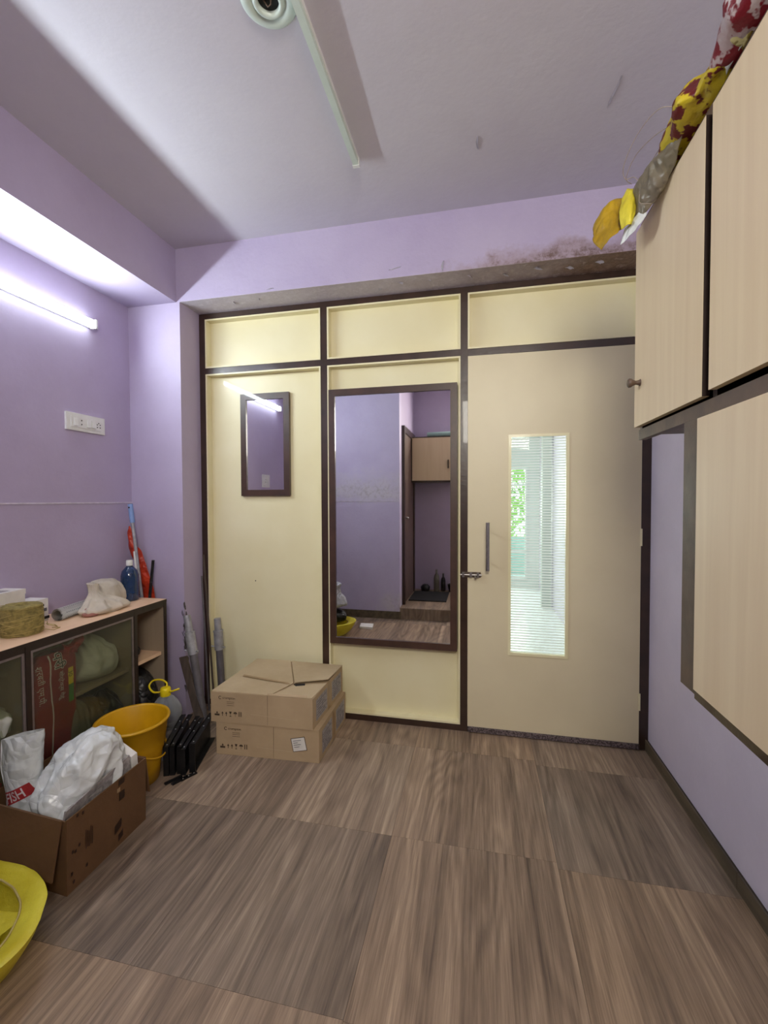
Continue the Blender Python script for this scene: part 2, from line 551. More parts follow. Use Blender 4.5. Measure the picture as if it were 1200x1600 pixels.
class B:
    """mesh collector in world coordinates"""
    def __init__(s):
        s.bm = bmesh.new()
        s.mi = 0

    def _v(s, pts):
        return [s.bm.verts.new(p) for p in pts]

    def face(s, pts):
        f = s.bm.faces.new(s._v(pts))
        f.material_index = s.mi
        return s

    def hexa(s, p):
        """p = 8 corners: bottom ring 4, top ring 4"""
        v = s._v(p)
        for a in ((3, 2, 1, 0), (4, 5, 6, 7), (0, 1, 5, 4), (1, 2, 6, 5), (2, 3, 7, 6), (3, 0, 4, 7)):
            s.bm.faces.new([v[i] for i in a]).material_index = s.mi
        return s

    def box(s, x0, x1, y0, y1, z0, z1):
        return s.hexa([(x0, y0, z0), (x1, y0, z0), (x1, y1, z0), (x0, y1, z0),
                       (x0, y0, z1), (x1, y0, z1), (x1, y1, z1), (x0, y1, z1)])

    def slab(s, poly, t):
        """polygon (list of 3d points) extruded by vector t"""
        t = Vector(t)
        a = s._v(poly)
        b = s._v([Vector(p) + t for p in poly])
        n = len(poly)
        s.bm.faces.new(a[::-1]).material_index = s.mi
        s.bm.faces.new(b).material_index = s.mi
        for i in range(n):
            s.bm.faces.new((a[i], a[(i + 1) % n], b[(i + 1) % n], b[i])).material_index = s.mi
        return s

    def cyl(s, p0, p1, r0, r1=None, n=20, caps=True):
        r1 = r0 if r1 is None else r1
        p0, p1 = Vector(p0), Vector(p1)
        d = (p1 - p0).normalized()
        a = d.orthogonal().normalized()
        b = d.cross(a)
        ra, rb = [], []
        for i in range(n):
            t = 2 * math.pi * i / n
            w = a * math.cos(t) + b * math.sin(t)
            ra.append(s.bm.verts.new(p0 + w * r0))
            rb.append(s.bm.verts.new(p1 + w * r1))
        for i in range(n):
            s.bm.faces.new((ra[i], ra[(i + 1) % n], rb[(i + 1) % n], rb[i])).material_index = s.mi
        if caps:
            s.bm.faces.new(ra[::-1]).material_index = s.mi
            s.bm.faces.new(rb).material_index = s.mi
        return s

    def tube(s, pts, r, n=10):
        pts = [Vector(p) for p in pts]
        rings = []
        for i, p in enumerate(pts):
            d = (pts[min(i + 1, len(pts) - 1)] - pts[max(i - 1, 0)]).normalized()
            ref = Vector((0, 0, 1)) if abs(d.z) < .9 else Vector((1, 0, 0))
            a = d.cross(ref).normalized()
            b = d.cross(a)
            rr = r[i] if isinstance(r, (list, tuple)) else r
            rings.append([s.bm.verts.new(p + (a * math.cos(2 * math.pi * k / n) + b * math.sin(2 * math.pi * k / n)) * rr) for k in range(n)])
        for i in range(len(rings) - 1):
            for k in range(n):
                s.bm.faces.new((rings[i][k], rings[i][(k + 1) % n], rings[i + 1][(k + 1) % n], rings[i + 1][k])).material_index = s.mi
        s.bm.faces.new(rings[0][::-1]).material_index = s.mi
        s.bm.faces.new(rings[-1]).material_index = s.mi
        return s

    def lathe(s, prof, c, n=48, axis='z', sx=1, sy=1, close=False):
        """prof = [(r, h)...] about vertical axis at c"""
        rings = []
        for r, h in prof:
            ring = []
            for i in range(n):
                t = 2 * math.pi * i / n
                if axis == 'z':
                    ring.append(s.bm.verts.new((c[0] + r * sx * math.cos(t), c[1] + r * sy * math.sin(t), c[2] + h)))
                elif axis == 'x':
                    ring.append(s.bm.verts.new((c[0] + h, c[1] + r * math.cos(t), c[2] + r * math.sin(t))))
                else:
                    ring.append(s.bm.verts.new((c[0] + r * math.cos(t), c[1] - h, c[2] + r * math.sin(t))))
            rings.append(ring)
        for a, b in zip(rings, rings[1:]):
            for i in range(n):
                s.bm.faces.new((a[i], a[(i + 1) % n], b[(i + 1) % n], b[i])).material_index = s.mi
        if close:
            s.bm.faces.new(rings[0][::-1]).material_index = s.mi
            s.bm.faces.new(rings[-1]).material_index = s.mi
        return s

    def grid(s, rows):
        """rows of points -> quads"""
        vs = [s._v(r) for r in rows]
        for a, b in zip(vs, vs[1:]):
            for i in range(len(a) - 1):
                s.bm.faces.new((a[i], a[i + 1], b[i + 1], b[i])).material_index = s.mi
        return s

    def bev(s, w=.002, seg=1):
        es = [e for e in s.bm.edges if len(e.link_faces) == 2 and e.calc_face_angle(0) > .6]
        bmesh.ops.bevel(s.bm, geom=es, offset=w, segments=seg, affect='EDGES', clamp_overlap=True)
        return s

    def done(s, name, mats, parent=None, smooth=False, fix=True):
        if fix:
            bmesh.ops.recalc_face_normals(s.bm, faces=s.bm.faces[:])
        me = bpy.data.meshes.new(name)
        s.bm.to_mesh(me)
        s.bm.free()
        return link_mesh(name, me, mats, parent, smooth)


def auto_smooth(o, ang=.7):
    me = o.data
    bm = bmesh.new(); bm.from_mesh(me)
    for f in bm.faces:
        f.smooth = True
    for e in bm.edges:
        if len(e.link_faces) == 2 and e.calc_face_angle(0) > ang:
            e.smooth = False
    bm.to_mesh(me); bm.free()
    return o


def box_obj(name, b, mat, parent=None, bev=.0015):
    k = B().box(*b)
    if bev:
        k.bev(bev)
    return k.done(name, mat, parent)


def struct(o):
    o['kind'] = 'structure'
    return o


def vor(p, s, seed):
    d, _ = noise.voronoi(Vector(p) * s + Vector((seed * 7.3, seed * 3.1, seed * 1.7)))
    return min(d[1] - d[0], .7)


def crump(p, amp, s, seed):
    q = Vector(p)
    w = q + noise.noise_vector(q * s * .6 + Vector((seed, 0, 0))) * (.35 / s)
    return amp * (1.1 * (vor(w, s, seed) - .25) + .5 * (vor(w, s * 2.3, seed + 5) - .25) + .9 * noise.noise(q * s * .5 + Vector((seed, seed, 0))))


def ridge(p, seed):
    return 1.0 - 2.0 * abs(noise.noise(p + Vector((seed * 5.1, seed * 2.3, seed * 9.7))))


def folds(a, p, amp, s, seed):
    """long sharp creases running up the bag plus facets between them"""
    q = Vector((math.cos(a) * 1.6, math.sin(a) * 1.6, p.z * s * .32)) + noise.noise_vector(p * s * .45) * .5
    r1 = ridge(q, seed)
    r2 = ridge(Vector(p) * s * .55 + noise.noise_vector(p * s * .3) * .4, seed + 3)
    r3 = ridge(Vector(p) * s * 1.5, seed + 7)
    return amp * (1.1 * (abs(r1) ** .8 * (1 if r1 > 0 else -1) - .35) + .55 * r2 + .22 * r3 - .2)


def catmull(P, t):
    n = len(P) - 1
    x = min(max(t * n, 0), n - 1e-6)
    i = int(x); f = x - i
    p1, p2 = P[i], P[i + 1]
    p0 = P[i - 1] if i > 0 else p1 * 2 - p2
    p3 = P[i + 2] if i + 2 <= n else p2 * 2 - p1
    return ((p1 * 2) + (p2 - p0) * f + (p0 * 2 - p1 * 5 + p2 * 4 - p3) * f * f + (p1 * 3 - p0 - p2 * 3 + p3) * f ** 3) * .5


def sheet(ctrl, nu, nv, amp, s, seed, name, mat, parent=None, thick=.0015, edge=.0):
    """crumpled sheet through a net of control points"""
    C = [[Vector(p) for p in r] for r in ctrl]
    rows = []
    for j in range(nv + 1):
        cols = [catmull([r[i] for r in C], j / nv) for i in range(len(C[0]))]
        rows.append([catmull(cols, i / nu) for i in range(nu + 1)])
    out = []
    for j in range(nv + 1):
        r = []
        for i in range(nu + 1):
            du = rows[j][min(i + 1, nu)] - rows[j][max(i - 1, 0)]
            dv = rows[min(j + 1, nv)][i] - rows[max(j - 1, 0)][i]
            nn = du.cross(dv)
            nn = nn.normalized() if nn.length > 1e-9 else Vector((0, 0, 1))
            p = rows[j][i] + nn * crump(rows[j][i], amp, s, seed)
            if edge and (i in (0, nu) or j in (0, nv)):
                p += noise.noise_vector(rows[j][i] * 30) * edge
            r.append(p)
        out.append(r)
    k = B().grid(out)
    if thick:
        bmesh.ops.recalc_face_normals(k.bm, faces=k.bm.faces[:])
        bmesh.ops.solidify(k.bm, geom=k.bm.faces[:], thickness=thick)
    return k.done(name, mat, parent, True)


def bag(rings, name, mat, parent=None, n=72, m=60, amp=.012, s=14, seed=1, pleat=0, npl=11, top=True, zmin=None, thick=0, sharp=True):
    """closed crumpled bag; rings = (cx, cy, z, rx, ry, squareness) from bottom to top"""
    R = [[Vector((r[0], r[1], r[2])), Vector((r[3], r[4], r[5] if len(r) > 5 else 2.0))] for r in rings]
    rows = []
    for j in range(m + 1):
        t = j / m
        c = catmull([r[0] for r in R], t)
        q = catmull([r[1] for r in R], t)
        row = []
        for i in range(n):
            a = 2 * math.pi * i / n
            ca, sa = math.cos(a), math.sin(a)
            e = 2.0 / max(q.z, 1.2)
            x = math.copysign(abs(ca) ** e, ca) * max(q.x, .002)
            y = math.copysign(abs(sa) ** e, sa) * max(q.y, .002)
            p = c + Vector((x, y, 0))
            d = folds(a, p, amp * min(1, q.x / .05), s, seed) if sharp else crump(p, amp, s, seed)
            if pleat:
                d += pleat * t * math.sin(a * npl + 2 * noise.noise(p * 9)) * min(1, q.x * 20)
            fade = min(1, j / 4)
            p += Vector((ca, sa, .25)).normalized() * d * fade
            p.z += crump(p + Vector((3, 3, 3)), amp * .5 * min(1, q.x / .04), s, seed + 2) * fade
            if zmin is not None:
                p.z = max(p.z, zmin + .0005 * (j > 0))
            row.append(p)
        row.append(None)
        rows.append(row)
    k = B()
    vs = [[k.bm.verts.new(p) for p in r[:-1]] for r in rows]
    for a, b in zip(vs, vs[1:]):
        for i in range(n):
            k.bm.faces.new((a[i], a[(i + 1) % n], b[(i + 1) % n], b[i]))
    k.bm.faces.new(vs[0][::-1])
    if top:
        k.bm.faces.new(vs[-1])
    if thick:
        bmesh.ops.recalc_face_normals(k.bm, faces=k.bm.faces[:])
        bmesh.ops.solidify(k.bm, geom=k.bm.faces[:], thickness=thick)
    return k.done(name, mat, parent, True)


def text(name, body, size, origin, xd, yd, mat, parent, thick=.0004, align='LEFT', onto=None, lift=.0015, bold=0, shear=0):
    cu = bpy.data.curves.new(name, 'FONT')
    cu.body = body
    cu.size = size
    cu.align_x = align
    cu.offset = bold
    cu.shear = shear
    cu.resolution_u = 3
    cu.extrude = 0 if onto else thick
    to = bpy.data.objects.new(name, cu)
    COL.objects.link(to)
    dg = bpy.context.evaluated_depsgraph_get()
    me = bpy.data.meshes.new_from_object(to.evaluated_get(dg))
    bpy.data.objects.remove(to)
    xd, yd = Vector(xd).normalized(), Vector(yd).normalized()
    zd = xd.cross(yd)
    o = Vector(origin)
    mw = Matrix(((xd.x, yd.x, zd.x, o.x), (xd.y, yd.y, zd.y, o.y), (xd.z, yd.z, zd.z, o.z), (0, 0, 0, 1)))
    me.transform(mw)
    me.materials.clear()
    if onto is not None:
        me = drape(me, onto, zd, lift)
    return link_mesh(name, me, mat, parent)


def drape(me, onto, zd, lift):
    """press a flat print onto the surface behind it"""
    bm = bmesh.new(); bm.from_mesh(me)
    bmesh.ops.triangulate(bm, faces=bm.faces[:])
    for _ in range(2):
        long_e = [e for e in bm.edges if e.calc_length() > .006]
        if long_e:
            bmesh.ops.subdivide_edges(bm, edges=long_e, cuts=1)
            bmesh.ops.triangulate(bm, faces=bm.faces[:])
    om = onto.data
    off = wloc(onto)
    tree = BVHTree.FromPolygons([v.co + off for v in om.vertices], [p.vertices[:] for p in om.polygons])
    lost = []
    for v in bm.verts:
        h = tree.ray_cast(v.co + zd * .3, -zd)
        if h[0] is not None and abs(h[1].dot(zd)) > .2:
            v.co = h[0] + zd * lift
        else:
            lost.append(v)
    if len(lost) < len(bm.verts):
        bmesh.ops.delete(bm, geom=lost, context='VERTS')
    bm.to_mesh(me); bm.free()
    return me


# ================================================================ SETTING
XL, XR = -1.995, 0.82      # left and right wall faces
YP = 2.38                  # partition plane
YB = 2.205                 # face of the column and of the beam over the partition
ZB, ZC = 2.37, 2.665       # underside of beams, ceiling
YN = 0.225                 # wall behind the photographer, left of the recess
XRC = -0.817               # side of the recess
YR = -0.78                 # end of the recess

# floor with individual tiles
floor = struct(box_obj('floor', (XL - .1, XR + .1, YN - .02, YP + .10, -.06, -.005), m_grout, None, 0))
rnd = random.Random(4)


def tile(x0, x1, y0, y1, tint, z=0.0, parent=None, gap=.0004):
    t = B().box(x0 + gap, x1 - gap, y0 + gap, y1 - gap, z - .005, z + rnd.uniform(-.0001, .0002)).bev(.0005).done('tile', m_tile, parent or floor)
    t.color = (tint[0], tint[1], tint[2], 1)
    return t


T0, T1, T2, T3, T4 = (1.06, 1.03, 1.0), (.90, .89, .89), (1.16, 1.09, 1.02), (1.0, .96, .91), (1.26, 1.17, 1.05)
colsx = [(-1.995, -1.52), (-1.52, -.92), (-.92, -.318)]
for ci, (a, b) in enumerate(colsx):
    for (y0, y1), tn in zip([(2.175, YP), (1.572, 2.175), (.978, 1.572), (.38, .978), (YN, .38)],
                            [(T3, T3, T2), (T0, T0, T0), (T1, T1, T1), (T4, T4, T2), (T0, T0, T0)]):
        tile(a, b, y0, y1, tn[ci])
for (y0, y1), tn in zip([(2.175, YP), (1.572, 2.175), (.975, 1.572), (.375, .975), (YN, .375)], [T4, T2, T2, T2, T0]):
    tile(-.318, .262, y0, y1, tn)
for (y0, y1), tn in zip([(2.14, YP), (1.545, 2.14), (.945, 1.545), (.345, .945), (YN, .345)], [T0, T1, T4, T0, T0]):
    tile(.262, XR, y0, y1, tn)
# raised floor of the recess with a tiled riser
rfloor = struct(box_obj('floor_recess', (XRC - .05, XR + .1, YR - .05, YN - .006, -.06, .112), m_grout, None, 0))
for a, b in ((XRC, -.318), (-.318, .262), (.262, XR)):
    tile(a, b, YR, YN - .61, T3, .118, rfloor)
    tile(a, b, YN - .61, YN + .004, T3, .118, rfloor)
    r_ = B().box(a + .0007, b - .0007, YN - .006, YN + .004, 0.001, .112).bev(.0008).done('tile', m_tile, rfloor)
    r_.color = (.95, .9, .84, 1)

# walls
struct(box_obj('wall_left', (XL - .12, XL, YN - .2, YP + .05, 0, ZC), m_wall, None, 0))
struct(box_obj('wall_right', (XR, XR + .12, YR - .1, 6.6, -.03, ZC), m_wall_r, None, 0))
struct(box_obj('wall_back', (XL - .12, XRC, YN - .12, YN, 0, ZC), m_back, None, 0))
struct(box_obj('wall_recess_side', (XRC - .10, XRC, YR - .1, YN - .12, 0, ZC), m_wall, None, 0))
struct(box_obj('wall_recess_end', (XRC - .1, XR + .12, YR - .1, YR, 0, ZC), m_wall, None, 0))
ceiling = struct(box_obj('ceiling', (XL - .12, XR + .12, YR - .1, YP + .05, ZC, ZC + .1), m_ceil, None, 0))
column = struct(box_obj('wall_column', (XL, -1.655, YB, YP + .04, 0, ZB), m_wall, None, .003))
struct(box_obj('beam_left', (XL, -1.677, YN, YB, ZB, ZC), m_wall, None, .002))
beam = struct(box_obj('beam_back', (XL, XR, YB, YP + .06, ZB, ZC), m_beam, None, .002))
# raised white groove line along the left and the rear wall
struct(box_obj('trim_1', (XL, XL + .004, YN, YB, 1.2375, 1.2445), m_line, None, .001))
struct(box_obj('trim_2', (XL, XRC, YN, YN + .004, 1.236, 1.243), m_line, None, .001))
# skirting on the right, at the rear
sk = struct(B().box(XR - .010, XR, YN, YP - .0, 0.0, .052).done('baseboard_right', m_grout))
for y0, y1 in ((YN, .38), (.38, .98), (.98, 1.58), (1.58, 2.18), (2.18, YP - .001)):
    B().box(XR - .014, XR - .009, y0 + .0008, y1 - .0008, 0.0005, .056).bev(.0012).done('tile', m_skirt, sk)
skb = struct(B().box(XL, XRC + .01, YN, YN + .010, 0.0, .075).done('baseboard_back', m_grout))
for x0, x1 in ((XL, -1.52), (-1.52, -.92), (-.92, XRC + .012)):
    B().box(x0 + .001, x1 - .001, YN + .009, YN + .013, 0.0005, .08).bev(.0012).done('tile', m_skirt, skb)

# loose flakes of paint
def flake(c, u, v, n, w, h, parent, seed, mat=None, curl=.35):
    """small curled chip lying at c; u, v in-plane axes, n away from the surface"""
    c, u, v, n = map(Vector, (c, u, v, n))
    rows = []
    for j in range(7):
        t = j / 6
        ww = w * math.sin(math.pi * (.12 + .76 * t)) * (1 + .4 * noise.noise(Vector((seed, t * 3, 0))))
        bend = .25 * w * math.sin(t * 5 + seed)
        row = []
        for i in range(4):
            s_ = i / 3 - .5
            row.append(c + u * (s_ * ww + bend) + v * (t - .5) * h + n * (.0006 + curl * ww * (s_ + .5) ** 2))
        rows.append(row)
    k = B().grid(rows)
    bmesh.ops.solidify(k.bm, geom=k.bm.faces[:], thickness=.0006)
    return k.done('paint_flake', mat or m_flake, parent, True)


flake((.453, 1.70, ZC), (1, .1, 0), (-.1, 1, 0), (0, 0, -1), .007, .12, ceiling, 1, curl=.6)
flake((-.012, 1.82, ZC), (1, 0, 0), (.05, 1, 0), (0, 0, -1), .008, .07, ceiling, 2, curl=.6)
flake((.55, 1.35, ZC), (1, .5, 0), (-.5, 1, 0), (0, 0, -1), .008, .05, ceiling, 4)
for x, yy, w, h, s_ in ((-1.36, 2.28, .025, .05, 3), (-1.20, 2.27, .02, .03, 5), (-.52, 2.30, .03, .03, 7), (-.40, 2.26, .05, .025, 8),
                        (-.25, 2.27, .03, .03, 9), (-.05, 2.27, .04, .03, 10), (.12, 2.29, .05, .03, 11), (.27, 2.26, .06, .03, 12),
                        (.42, 2.29, .05, .03, 13), (.55, 2.27, .05, .04, 14)):
    flake((x, yy, ZB), (1, .2, 0), (-.2, 1, 0), (0, 0, -1), w * .6, h * .6, beam, s_)
flake((-.18, YB, 2.40), (1, 0, 0), (.1, 0, 1), (0, -1, 0), .010, .05, beam, 21)
flake((-.42, YB, 2.415), (.2, 0, 1), (1, 0, .1), (0, -1, 0), .006, .06, beam, 22)
flake((-1.1, YB, 2.385), (.2, 0, 1), (1, 0, .05), (0, -1, 0), .005, .04, beam, 23)
# chipped arris of the column, plaster showing
rnd2 = random.Random(9)
for i in range(26):
    z = rnd2.choice((rnd2.uniform(.38, .66), rnd2.uniform(.38, .62), rnd2.uniform(.14, .36)))
    flake((-1.655, YB + rnd2.uniform(-.001, .025 if z > .36 else .07), z), (0, 1, .2), (0, -.2, 1), (1, 0, 0),
          rnd2.uniform(.006, .018), rnd2.uniform(.015, .05), column, i, m_purpledust, .25)
for i in range(10):
    z = rnd2.uniform(.38, .66)
    flake((-1.655 - rnd2.uniform(.0, .012), YB, z), (1, 0, .2), (-.2, 0, 1), (0, -1, 0), rnd2.uniform(.005, .012),
          rnd2.uniform(.015, .04), column, 40 + i, m_purpledust, .5)

# ---------------------------------------------------------------- partition
part = thing('wall_partition', (-.4, YP, 0), None, None, None, 'structure')
YF = YP            # face of the dark timber
YD = YP + .06      # back of timber


def timber(nm, x0, x1, z0, z1):
    return box_obj(nm, (x0, x1, YF, YD, z0, z1), m_frame, part, .002)


timber('post', -1.655, -1.614, 0, ZB)
timber('post', -.883, -.843, 0, 2.336)
timber('post', -.101, -.063, 0, 2.336)
timber('post', .778, XR, 0, 2.336)
timber('rail', -1.614, .778, 2.336, ZB)
timber('rail', -1.614, -.883, 2.010, 2.046)
timber('rail', -.843, -.101, 2.010, 2.046)
timber('rail', -.063, .778, 2.008, 2.044)
timber('rail', -1.614, -.883, 0, .036)
timber('rail', -.843, -.101, 0, .036)
YPAN = YP + .042


def panel(x0, x1, z0, z1):
    """recessed cream board with its raised beading on all four sides"""
    box_obj('panel', (x0, x1, YPAN, YD + .012, z0, z1), m_cream, part, 0)
    w = .009
    for q in ((x0, x0 + w, z0, z1), (x1 - w, x1, z0, z1), (x0 + w, x1 - w, z0, z0 + w), (x0 + w, x1 - w, z1 - w, z1)):
        box_obj('beading', (q[0], q[1], YF - .004, YPAN, q[2], q[3]), m_cream, part, .002)


panel(-1.614, -.883, .036, 2.010)
panel(-1.614, -.883, 2.046, 2.336)
panel(-.843, -.101, .036, 2.010)
panel(-.843, -.101, 2.046, 2.336)
panel(-.063, .778, 2.044, 2.336)
B().lathe([(.004, 0), (.003, .002), (.0005, .003)], (-1.325, YPAN, .765), 10, 'y', close=True).done('nail_head', m_rail, part, True)

# ---------------------------------------------------------------- door
door = thing('door_1', (.357, YP, .0), None, None, None, 'structure')
GX0, GX1, GZ0, GZ1 = .152, .436, .440, 1.580
dk = B()
y0, y1 = YP - .004, YP + .034
dk.box(-.062, GX0, y0, y1, .032, 2.006)
dk.box(GX1, .776, y0, y1, .032, 2.005)
dk.box(GX0, GX1, y0, y1, .032, GZ0)
dk.box(GX0, GX1, y0, y1, GZ1, 2.005)
dk.done('door_leaf', m_door, door)
for q in ((GX0 - .006, GX0 + .008, GZ0 - .006, GZ1 + .006), (GX1 - .008, GX1 + .006, GZ0 - .006, GZ1 + .006),
          (GX0 + .008, GX1 - .008, GZ0 - .006, GZ0 + .007), (GX0 + .008, GX1 - .008, GZ1 - .007, GZ1 + .006)):
    box_obj('glazing_bead', (q[0], q[1], YP - .008, YP + .012, q[2], q[3]), m_cream, door, .0015)
pane = box_obj('glass_pane', (GX0 + .006, GX1 - .006, YP + .014, YP + .018, GZ0 + .005, GZ1 - .005), m_glass, door, 0)
sk_ = B()
NS = 80
dz = (GZ1 - GZ0 - .012) / NS
for i in range(NS):
    z = GZ0 + .006 + dz * i
    sk_.box(GX0 + .0085, GX1 - .0085, YP + .0125, YP + .0139, z, z + dz * .50)
st_ = sk_.done('frosted_line', m_frost, pane)
st_['kind'] = 'stuff'
for q in ((-.063, -.045, .004, 2.008), (.760, .778, .004, 2.008), (-.045, .760, 1.99, 2.008)):  # strips added behind the leaf to block light leaking through its gaps
    box_obj('leak_blocker', (q[0], q[1], YP + .0345, YP + .055, q[2], q[3]), m_frame, door, 0)
# pull handle
HX, HY = .041, YP - .058
h = B().cyl((HX, HY, .882), (HX, HY, 1.132), .0095, n=20).done('door_handle', m_steel, door, True)
auto_smooth(h)
tag(h, 'straight steel pull handle')
for z in (.925, 1.09):
    auto_smooth(B().cyl((HX, YP - .004, z), (HX, HY, z), .006, n=14).done('handle_stem', m_steel, h))
# tower bolt
bo = box_obj('tower_bolt', (-.092, .006, YP - .010, YP - .004, .838, .866), m_rail, door, .001)
auto_smooth(B().cyl((-.100, YP - .016, .852), (.012, YP - .016, .852), .006, n=12).done('bolt_rod', m_steel, bo))
for x in (-.085, -.045, -.008):
    box_obj('bolt_guide', (x - .006, x + .006, YP - .026, YP - .009, .840, .864), m_steel, bo, .003)
auto_smooth(B().cyl((-.022, YP - .018, .852), (-.020, YP - .040, .836), .004, .005, 10).done('bolt_knob', m_steel, bo))
for z in (1.02, .20):
    box_obj('hinge', (.771, .781, YP - .007, YP - .003, z, z + .085), m_cream, door, .001)
# draught strip under the door
ds = NT('speckled_strip')
ds.l(ds.ramp(ds.noise(ds.pos((1, 1, 1)), 120, 2), [(.42, (60, 50, 52)), (.6, (120, 106, 108))]), ds.b.inputs['Base Color'])
dstrip = box_obj('draught_strip', (-.060, .776, YP - .012, YP + .03, .006, .031), ds.m, door, .006)
struct(box_obj('trim_3', (-.063, .82, YP - .002, YP + .06, -.005, .004), m_grout, None, .001))

# ---------------------------------------------------------------- passage behind the door
PF = struct(box_obj('floor_passage', (-3.2, .82, YP + .06, 6.6, -.06, 0), m_terr, None, 0))
struct(box_obj('ceiling_passage', (-3.2, .94, YP + .06, 8.0, 2.70, 2.8), m_white_paint, None, 0))
struct(box_obj('wall_passage_left', (-3.3, -3.2, YP + .06, 6.6, 0, 2.7), m_white_paint, None, 0))
wk = B()
wk.box(-3.2, -1.6, 6.5, 6.6, 0, 2.7)
wk.box(.655, .82, 6.5, 6.6, 0, 2.7)
wk.box(-1.6, .655, 6.5, 6.6, 1.70, 2.7)
wk.box(-1.6, .655, 6.5, 6.6, 0, .12)
struct(wk.done('wall_passage_end', m_white_paint))
win = thing('window_1', (-.4, 6.5, .12), None, None, None, 'structure')
for x in (-1.6, -.85, -.1, .625):
    box_obj('window_bar', (x, x + .03, 6.46, 6.5, .12, 1.70), m_white_paint, win, .003)
for z in (.12, .50, 1.44, 1.67):
    box_obj('window_rail', (-1.6, .655, 6.465, 6.495, z, z + .03), m_white_paint, win, .003)
box_obj('glass_pane', (-1.57, .625, 6.49, 6.494, .15, 1.67), m_glass, win, 0)
struct(box_obj('balcony_parapet', (-3, 3, 7.6, 7.7, -.03, .62), m_teal, None, .01))
struct(box_obj('balcony_floor', (-3.2, 3, 6.6, 7.7, -.06, 0), m_terr, None, 0))
struct(box_obj('passage_pillar', (.70, .80, 5.3, 5.4, 0, 2.7), M('grey_pillar_paint', (176, 184, 178), .6), None, .004))


def tree(x, y, z, r, seed, label):
    t = thing('tree', (x, y, -3), label, 'tree')
    auto_smooth(B().cyl((x, y, -3), (x + .1, y, z), .14, .06, 10).done('trunk', m_plank, t))
    rr = random.Random(seed)
    k = B()
    for i in range(1500):
        v = Vector((rr.gauss(0, 1), rr.gauss(0, 1), rr.gauss(0, .8))).normalized() * r * rr.uniform(.45, 1)
        c = Vector((x, y, z)) + v
        a = Vector((rr.uniform(-1, 1), rr.uniform(-1, 1), rr.uniform(-1, 1))).normalized()
        b = a.orthogonal().normalized()
        s_ = rr.uniform(.06, .12)
        k.face([c - a * s_, c + b * s_ * .4, c + a * s_, c - b * s_ * .4])
    f = k.done('foliage', m_leaf, t)
    f['kind'] = 'stuff'


tree(.3, 10.2, 1.6, 1.5, 1, 'bright green tree beyond the passage window, seen through door glass')
tree(-3.6, 11.6, 1.9, 1.5, 2, 'leafy tree further left beyond the passage window')

# ---------------------------------------------------------------- recess behind the photographer (seen in the large mirror)
d2 = thing('door_2', (XRC, -.42, .118), None, None, None, 'structure')
box_obj('door_leaf', (XRC + .002, XRC + .016, -.64, .02, .12, 1.98), M('brown_door', (104, 84, 76), .5, .1, 4), d2, .001)
for q in ((-.70, -.64, .118, 2.05), (.02, .08, .118, 2.05), (-.64, .02, 1.98, 2.05)):
    box_obj('door_frame', (XRC + .001, XRC + .03, q[0], q[1], q[2], q[3]), m_frame, d2, .002)
B().cyl((XRC + .016, -.06, 1.05), (XRC + .05, -.06, 1.05), .012, n=12).done('door_handle', m_steel, d2, True)
c3 = thing('wall_cabinet', (-.42, YR, 1.46), 'small cream wall cabinet with dark edges, seen in the large mirror', 'cabinet')
box_obj('body', (XRC + .015, -.27, YR, YR + .30, 1.46, 2.0), m_frame, c3, .002)
for x0, x1, kx in ((XRC + .03, -.29, -.36),):
    dd = box_obj('door', (x0, x1, YR + .301, YR + .318, 1.48, 1.985), m_lam, c3, .002)
    box_obj('handle', (kx - .008, kx + .008, YR + .318, YR + .335, 1.62, 1.72), m_frame, dd, .002)
auto_smooth(B().cyl((-.62, YR + .18, 2.035), (-.29, YR + .19, 2.035), .033, n=18).done('paper_roll', m_teal)).update_tag()
tag(bpy.data.objects['paper_roll'], 'grey green roll lying on the mirrored wall cabinet', 'roll')
w2 = thing('fill_surround', (.19, YR, 1.55), None, None, None, 'structure')  # made-up frame around the added fill light; no window known here
for q in ((-.24, -.20, 1.55, 2.49), (.58, .62, 1.55, 2.49), (-.20, .58, 1.55, 1.59), (-.20, .58, 2.45, 2.49), (.175, .205, 1.59, 2.45)):
    box_obj('fill_surround_bar', (q[0], q[1], YR + .001, YR + .045, q[2], q[3]), m_white_paint, w2, .003)
mt = box_obj('door_mat', (-.78, -.36, -.62, -.12, .1183, .130), m_mat, None, .003)
tag(mt, 'black mat on the raised floor, seen in the large mirror', 'mat')
for i, (x, y, r, hh, mm, nm, lb) in enumerate((
        (-.52, -.70, .035, .27, m_bag_grey, 'bottle', 'pale bottle on the raised floor, tallest one in mirror'),
        (-.44, -.72, .028, .22, m_bag_black, 'bottle', 'slim dark bottle right of the pale bottle in the mirror'))):
    o = B().lathe([(r * .9, 0), (r, .01), (r, hh * .6), (r * .8, hh * .72), (r * .35, hh * .82), (r * .35, hh), (.001, hh)], (x, y, .1183), 20, close=True).done(nm, mm, None, True)
    tag(o, lb, 'bottle')
o = B().lathe([(.04, 0), (.055, .09), (.052, .095), (.04, .02), (.001, .02)], (-.33, -.70, .1183), 20).done('pot', m_bag_black, None, True)
tag(o, 'small dark pot on the raised floor, rightmost in the mirror', 'pot')
o = B().lathe([(.05, 0), (.06, .05), (.03, .08), (.001, .085)], (-.66, -.70, .1183), 20).done('pot', m_bag_black, None, True)
tag(o, 'low dark pot beside the mat, leftmost in the mirror recess', 'pot')

